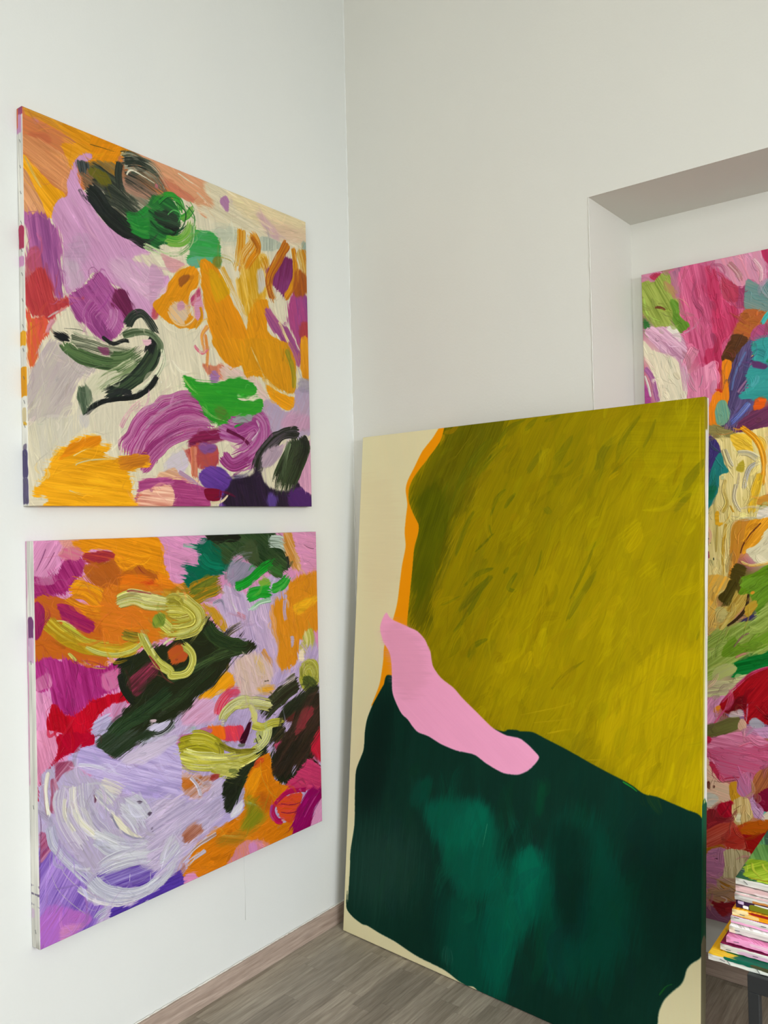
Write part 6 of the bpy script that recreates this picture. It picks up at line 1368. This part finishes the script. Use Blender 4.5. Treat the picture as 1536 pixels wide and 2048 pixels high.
WHT = (222, 222, 216)
stack = [  # corner x, corner y, thickness, yaw, label, top strokes base colour, front-edge paint, staples(front)
 (1.3929, -0.5482, 0.0, 'bottom small canvas of the stack, dark green and yellow top, white edges', (30, 96, 50), [(.0, .10, 0, .14, (222, 176, 40), 1), (.08, .26, 0, .40, (10, 92, 70), 1), (.22, .6, 0, .45, (70, 72, 46), 1), (.1, .5, .6, .95, (222, 228, 218), 2)], [(.07, .55, -.2), (.10, .62, -.9), (.24, .6, -.9)]),
 (1.4114, -0.5277, .01, 'second small canvas from the bottom of the stack, wine red rim', (96, 12, 50), [(.0, .9, 0, .10, (96, 12, 50), 1), (.10, .5, .5, .95, (222, 180, 205), 2), (.3, .6, .8, 1, (110, 12, 40), 1)], [(.04, .72, 0), (.17, .6, 0)]),
 (1.4227, -0.5255, -.015, 'third small canvas from the bottom of the stack, pink edge with crimson line', (214, 120, 165), [(0, 1, 0, 1, (226, 150, 192), 1), (.0, .5, .84, 1, (110, 16, 60), 1), (.12, .3, .2, .5, (236, 190, 212), 2)], [(.05, .5, .1), (.25, .5, .1)]),
 (1.4254, -0.5120, .01, 'fourth small canvas from the bottom of the stack, white edge, grey seam', (200, 196, 190), [(.05, 1, .86, 1, (80, 80, 78), 1), (0, .03, .2, .9, (226, 214, 190), 2)], [(.04, .45, 0), (.21, .6, 0)]),
 (1.4265, -0.5029, -.01, 'fifth small canvas from the bottom of the stack, pale pink smear along its edge', (226, 160, 195), [(.0, 1, .62, 1, (226, 160, 196), 1), (.3, .7, .1, .6, (226, 214, 160), 2)], [(.03, .1, 0), (.16, .35, 0)]),
 (1.4295, -0.5027, .0, 'sixth small canvas from the bottom of the stack, orange edge with red paint', (214, 140, 30), [(.0, 1, 0, 1, (228, 150, 20), 1), (.0, .08, .1, .8, (236, 214, 160), 2), (.10, .7, .0, .32, (150, 26, 16), 1), (.05, .13, .45, .8, (240, 205, 130), 1)], [(.05, .6, 0)]),
 (1.4350, -0.4979, -.01, 'seventh small canvas from the bottom of the stack, purple, white and olive edge', (60, 30, 60), [(0, .09, 0, 1, (52, 26, 58), 1), (.01, .04, .0, .4, (200, 180, 210), 1), (.035, .06, .5, .9, (240, 238, 234), 0), (.07, .2, .2, 1, (118, 122, 26), 1), (.2, .5, .5, 1, (236, 230, 215), 1)], []),
 (1.4345, -0.5008, .008, 'eighth small canvas from the bottom of the stack, grey edge with tan paint', (170, 166, 160), [(0, 1, 0, 1, (178, 174, 168), 2), (.09, .18, .5, 1, (196, 130, 66), 1), (0, .5, .0, .2, (214, 180, 180), 2), (.02, .3, .4, .55, (215, 215, 210), 2)], []),
 (1.4360, -0.4955, -.006, 'ninth small canvas from the bottom of the stack, dusty pink edge', (214, 170, 172), [(0, 1, 0, 1, (214, 178, 178), 1), (0, 1, 0, .14, (120, 110, 106), 1), (.1, .5, .7, .95, (226, 205, 205), 2)], []),
 (1.4374, -0.5009, .012, 'top small canvas of the stack, swirled green and grey-green paint, white edges', (34, 84, 66), [(0, 1, 0, .10, (60, 90, 40), 1)], [(.05, .5, -.7)]),
]
SWD, ST_ = 0.40, 0.0165
for i, (cx_, cy_, yw, lab, topc, paint, stp) in enumerate(stack):
    cx_, cy_ = SC[i]
    cv = Canvas(400, 400, topc); r_ = np.random.RandomState(20+i)
    if i == 9:
        for q in range(26):
            x = r_.uniform(0, 400); y = r_.uniform(0, 400); th = r_.uniform(0, 6.28); L_ = r_.uniform(60, 160); bd = r_.uniform(-50, 50)
            cv.stroke([(44, 120, 70), (40, 70, 66), (96, 150, 96), (24, 60, 50)][r_.randint(4)], [(x, y), (x+L_/2*math.cos(th)-bd*math.sin(th), y+L_/2*math.sin(th)+bd*math.cos(th)), (x+L_*math.cos(th), y+L_*math.sin(th))], (150, 190, 150), w=r_.uniform(16, 50), d=.12, m=.3, h=1.6)
        cv.fill((66, 84, 84), [(60, 60), (160, 40), (220, 160), (140, 230), (60, 170)], (110, 130, 120), a=60, r=6, s_=4)
        for p_ in ([(10, 90), (60, 110), (110, 80), (140, 30)], [(4, 150), (60, 160), (120, 130), (180, 90)], [(0, 60), (40, 70), (70, 40)], [(20, 190), (70, 200), (110, 170), (90, 140)]):
            cv.stroke((176, 208, 176), p_, (90, 150, 100), w=5, d=.15, h=2)
        cv.fill((70, 130, 60), [(0, 200), (90, 190), (130, 290), (80, 340), (0, 330)], (120, 160, 90), a=70, r=5, s_=2)
        cv.fill((120, 160, 20), [(4, 300), (40, 285), (110, 310), (150, 400), (60, 400), (10, 380)], (170, 196, 60), a=-60, r=6, m=.6)
        for p_ in ([(12, 310), (24, 350), (50, 385)], [(30, 300), (46, 335), (80, 360)], [(60, 305), (60, 340), (90, 375)], [(5, 330), (14, 372)]):
            cv.stroke((190, 205, 60), p_, (80, 130, 20), w=9, d=.15, h=2.2)
        cv.stroke((205, 170, 40), [(20, 392), (120, 388), (240, 394)], (120, 140, 20), w=10, d=.25, h=2)
    elif i == 0:
        cv.fill((216, 160, 20), [(-10, -10), (26, -10), (30, 200), (24, 330), (60, 372), (30, 402), (-10, 402)], (226, 176, 40), r=4, a=90)
        cv.fill((30, 100, 46), [(20, 250), (90, 240), (120, 402), (40, 402), (20, 340)], None, r=6, a=60)
        cv.fill((226, 182, 50), [(0, 384), (50, 378), (60, 402), (0, 402)], None, r=6)
        cv.fill((10, 96, 74), [(60, 380), (200, 372), (220, 402), (60, 402)], None, r=6)
    else:
        cv.fill(topc, [(-5, -5), (405, -5), (405, 405), (-5, 405)], [min(255, int(c*1.25+16)) for c in topc], a=20*i, r=0, s_=0, m=.6)
    mt = paint_mat('small_canvas_top_%d' % i, cv, 1.05, bump=0.001)
    ms_ = side_mat('small_canvas_edge_%d' % i, True, SWD, ST_, [(a, b, d0, d1, c, s) for a, b, d0, d1, c, s in paint], base=WHT)
    leftc = [(a*.6, b*.6, d0, d1, c, s) for a, b, d0, d1, c, s in paint]
    ml = side_mat('small_canvas_left_%d' % i, False, SWD, ST_, [(1-b, 1-a, d0, d1, c, s) for a, b, d0, d1, c, s in leftc], base=WHT)
    # a canvas lying on its back: local front (-Y) turned to face up, so local Z runs away from the viewer
    root = empty('small_canvas', (cx_, cy_, TZ+i*ST_)); root.rotation_euler = (0, 0, yw)
    tag(root, lab, 'canvas', 'small canvases stacked on the side table')
    bmc = canvas_mesh(SWD, SWD, ST_-.0008, 50+i, 0.0005, strips=(1, 3, 4))
    bmesh.ops.transform(bmc, matrix=Matrix(((1, 0, 0, 0), (0, 0, 1, 0), (0, -1, 0, 0), (0, 0, 0, 1))), verts=bmc.verts)
    bmesh.ops.recalc_face_normals(bmc, faces=bmc.faces)
    obj('painted_canvas', bmc, [mt, ml, mt, ml, ms_], root)
    for a, b in (((0.003, 0.003, 0.0005), (0.028, SWD-.003, ST_-.004)), ((SWD-.028, 0.003, 0.0005), (SWD-.003, SWD-.003, ST_-.004)), ((0.028, 0.003, 0.0005), (SWD-.028, 0.028, ST_-.004)), ((0.028, SWD-.028, 0.0005), (SWD-.028, SWD-.003, ST_-.004))):
        boxobj('stretcher_bar', a, b, M_pine, root)
    for (fr, dp, ro) in stp:
        link_mesh('staple', STME, root, (SWD*fr, -0.0012, (ST_-.0008)*(1-dp)), (0, -ro, 0))
print('planks', npl)
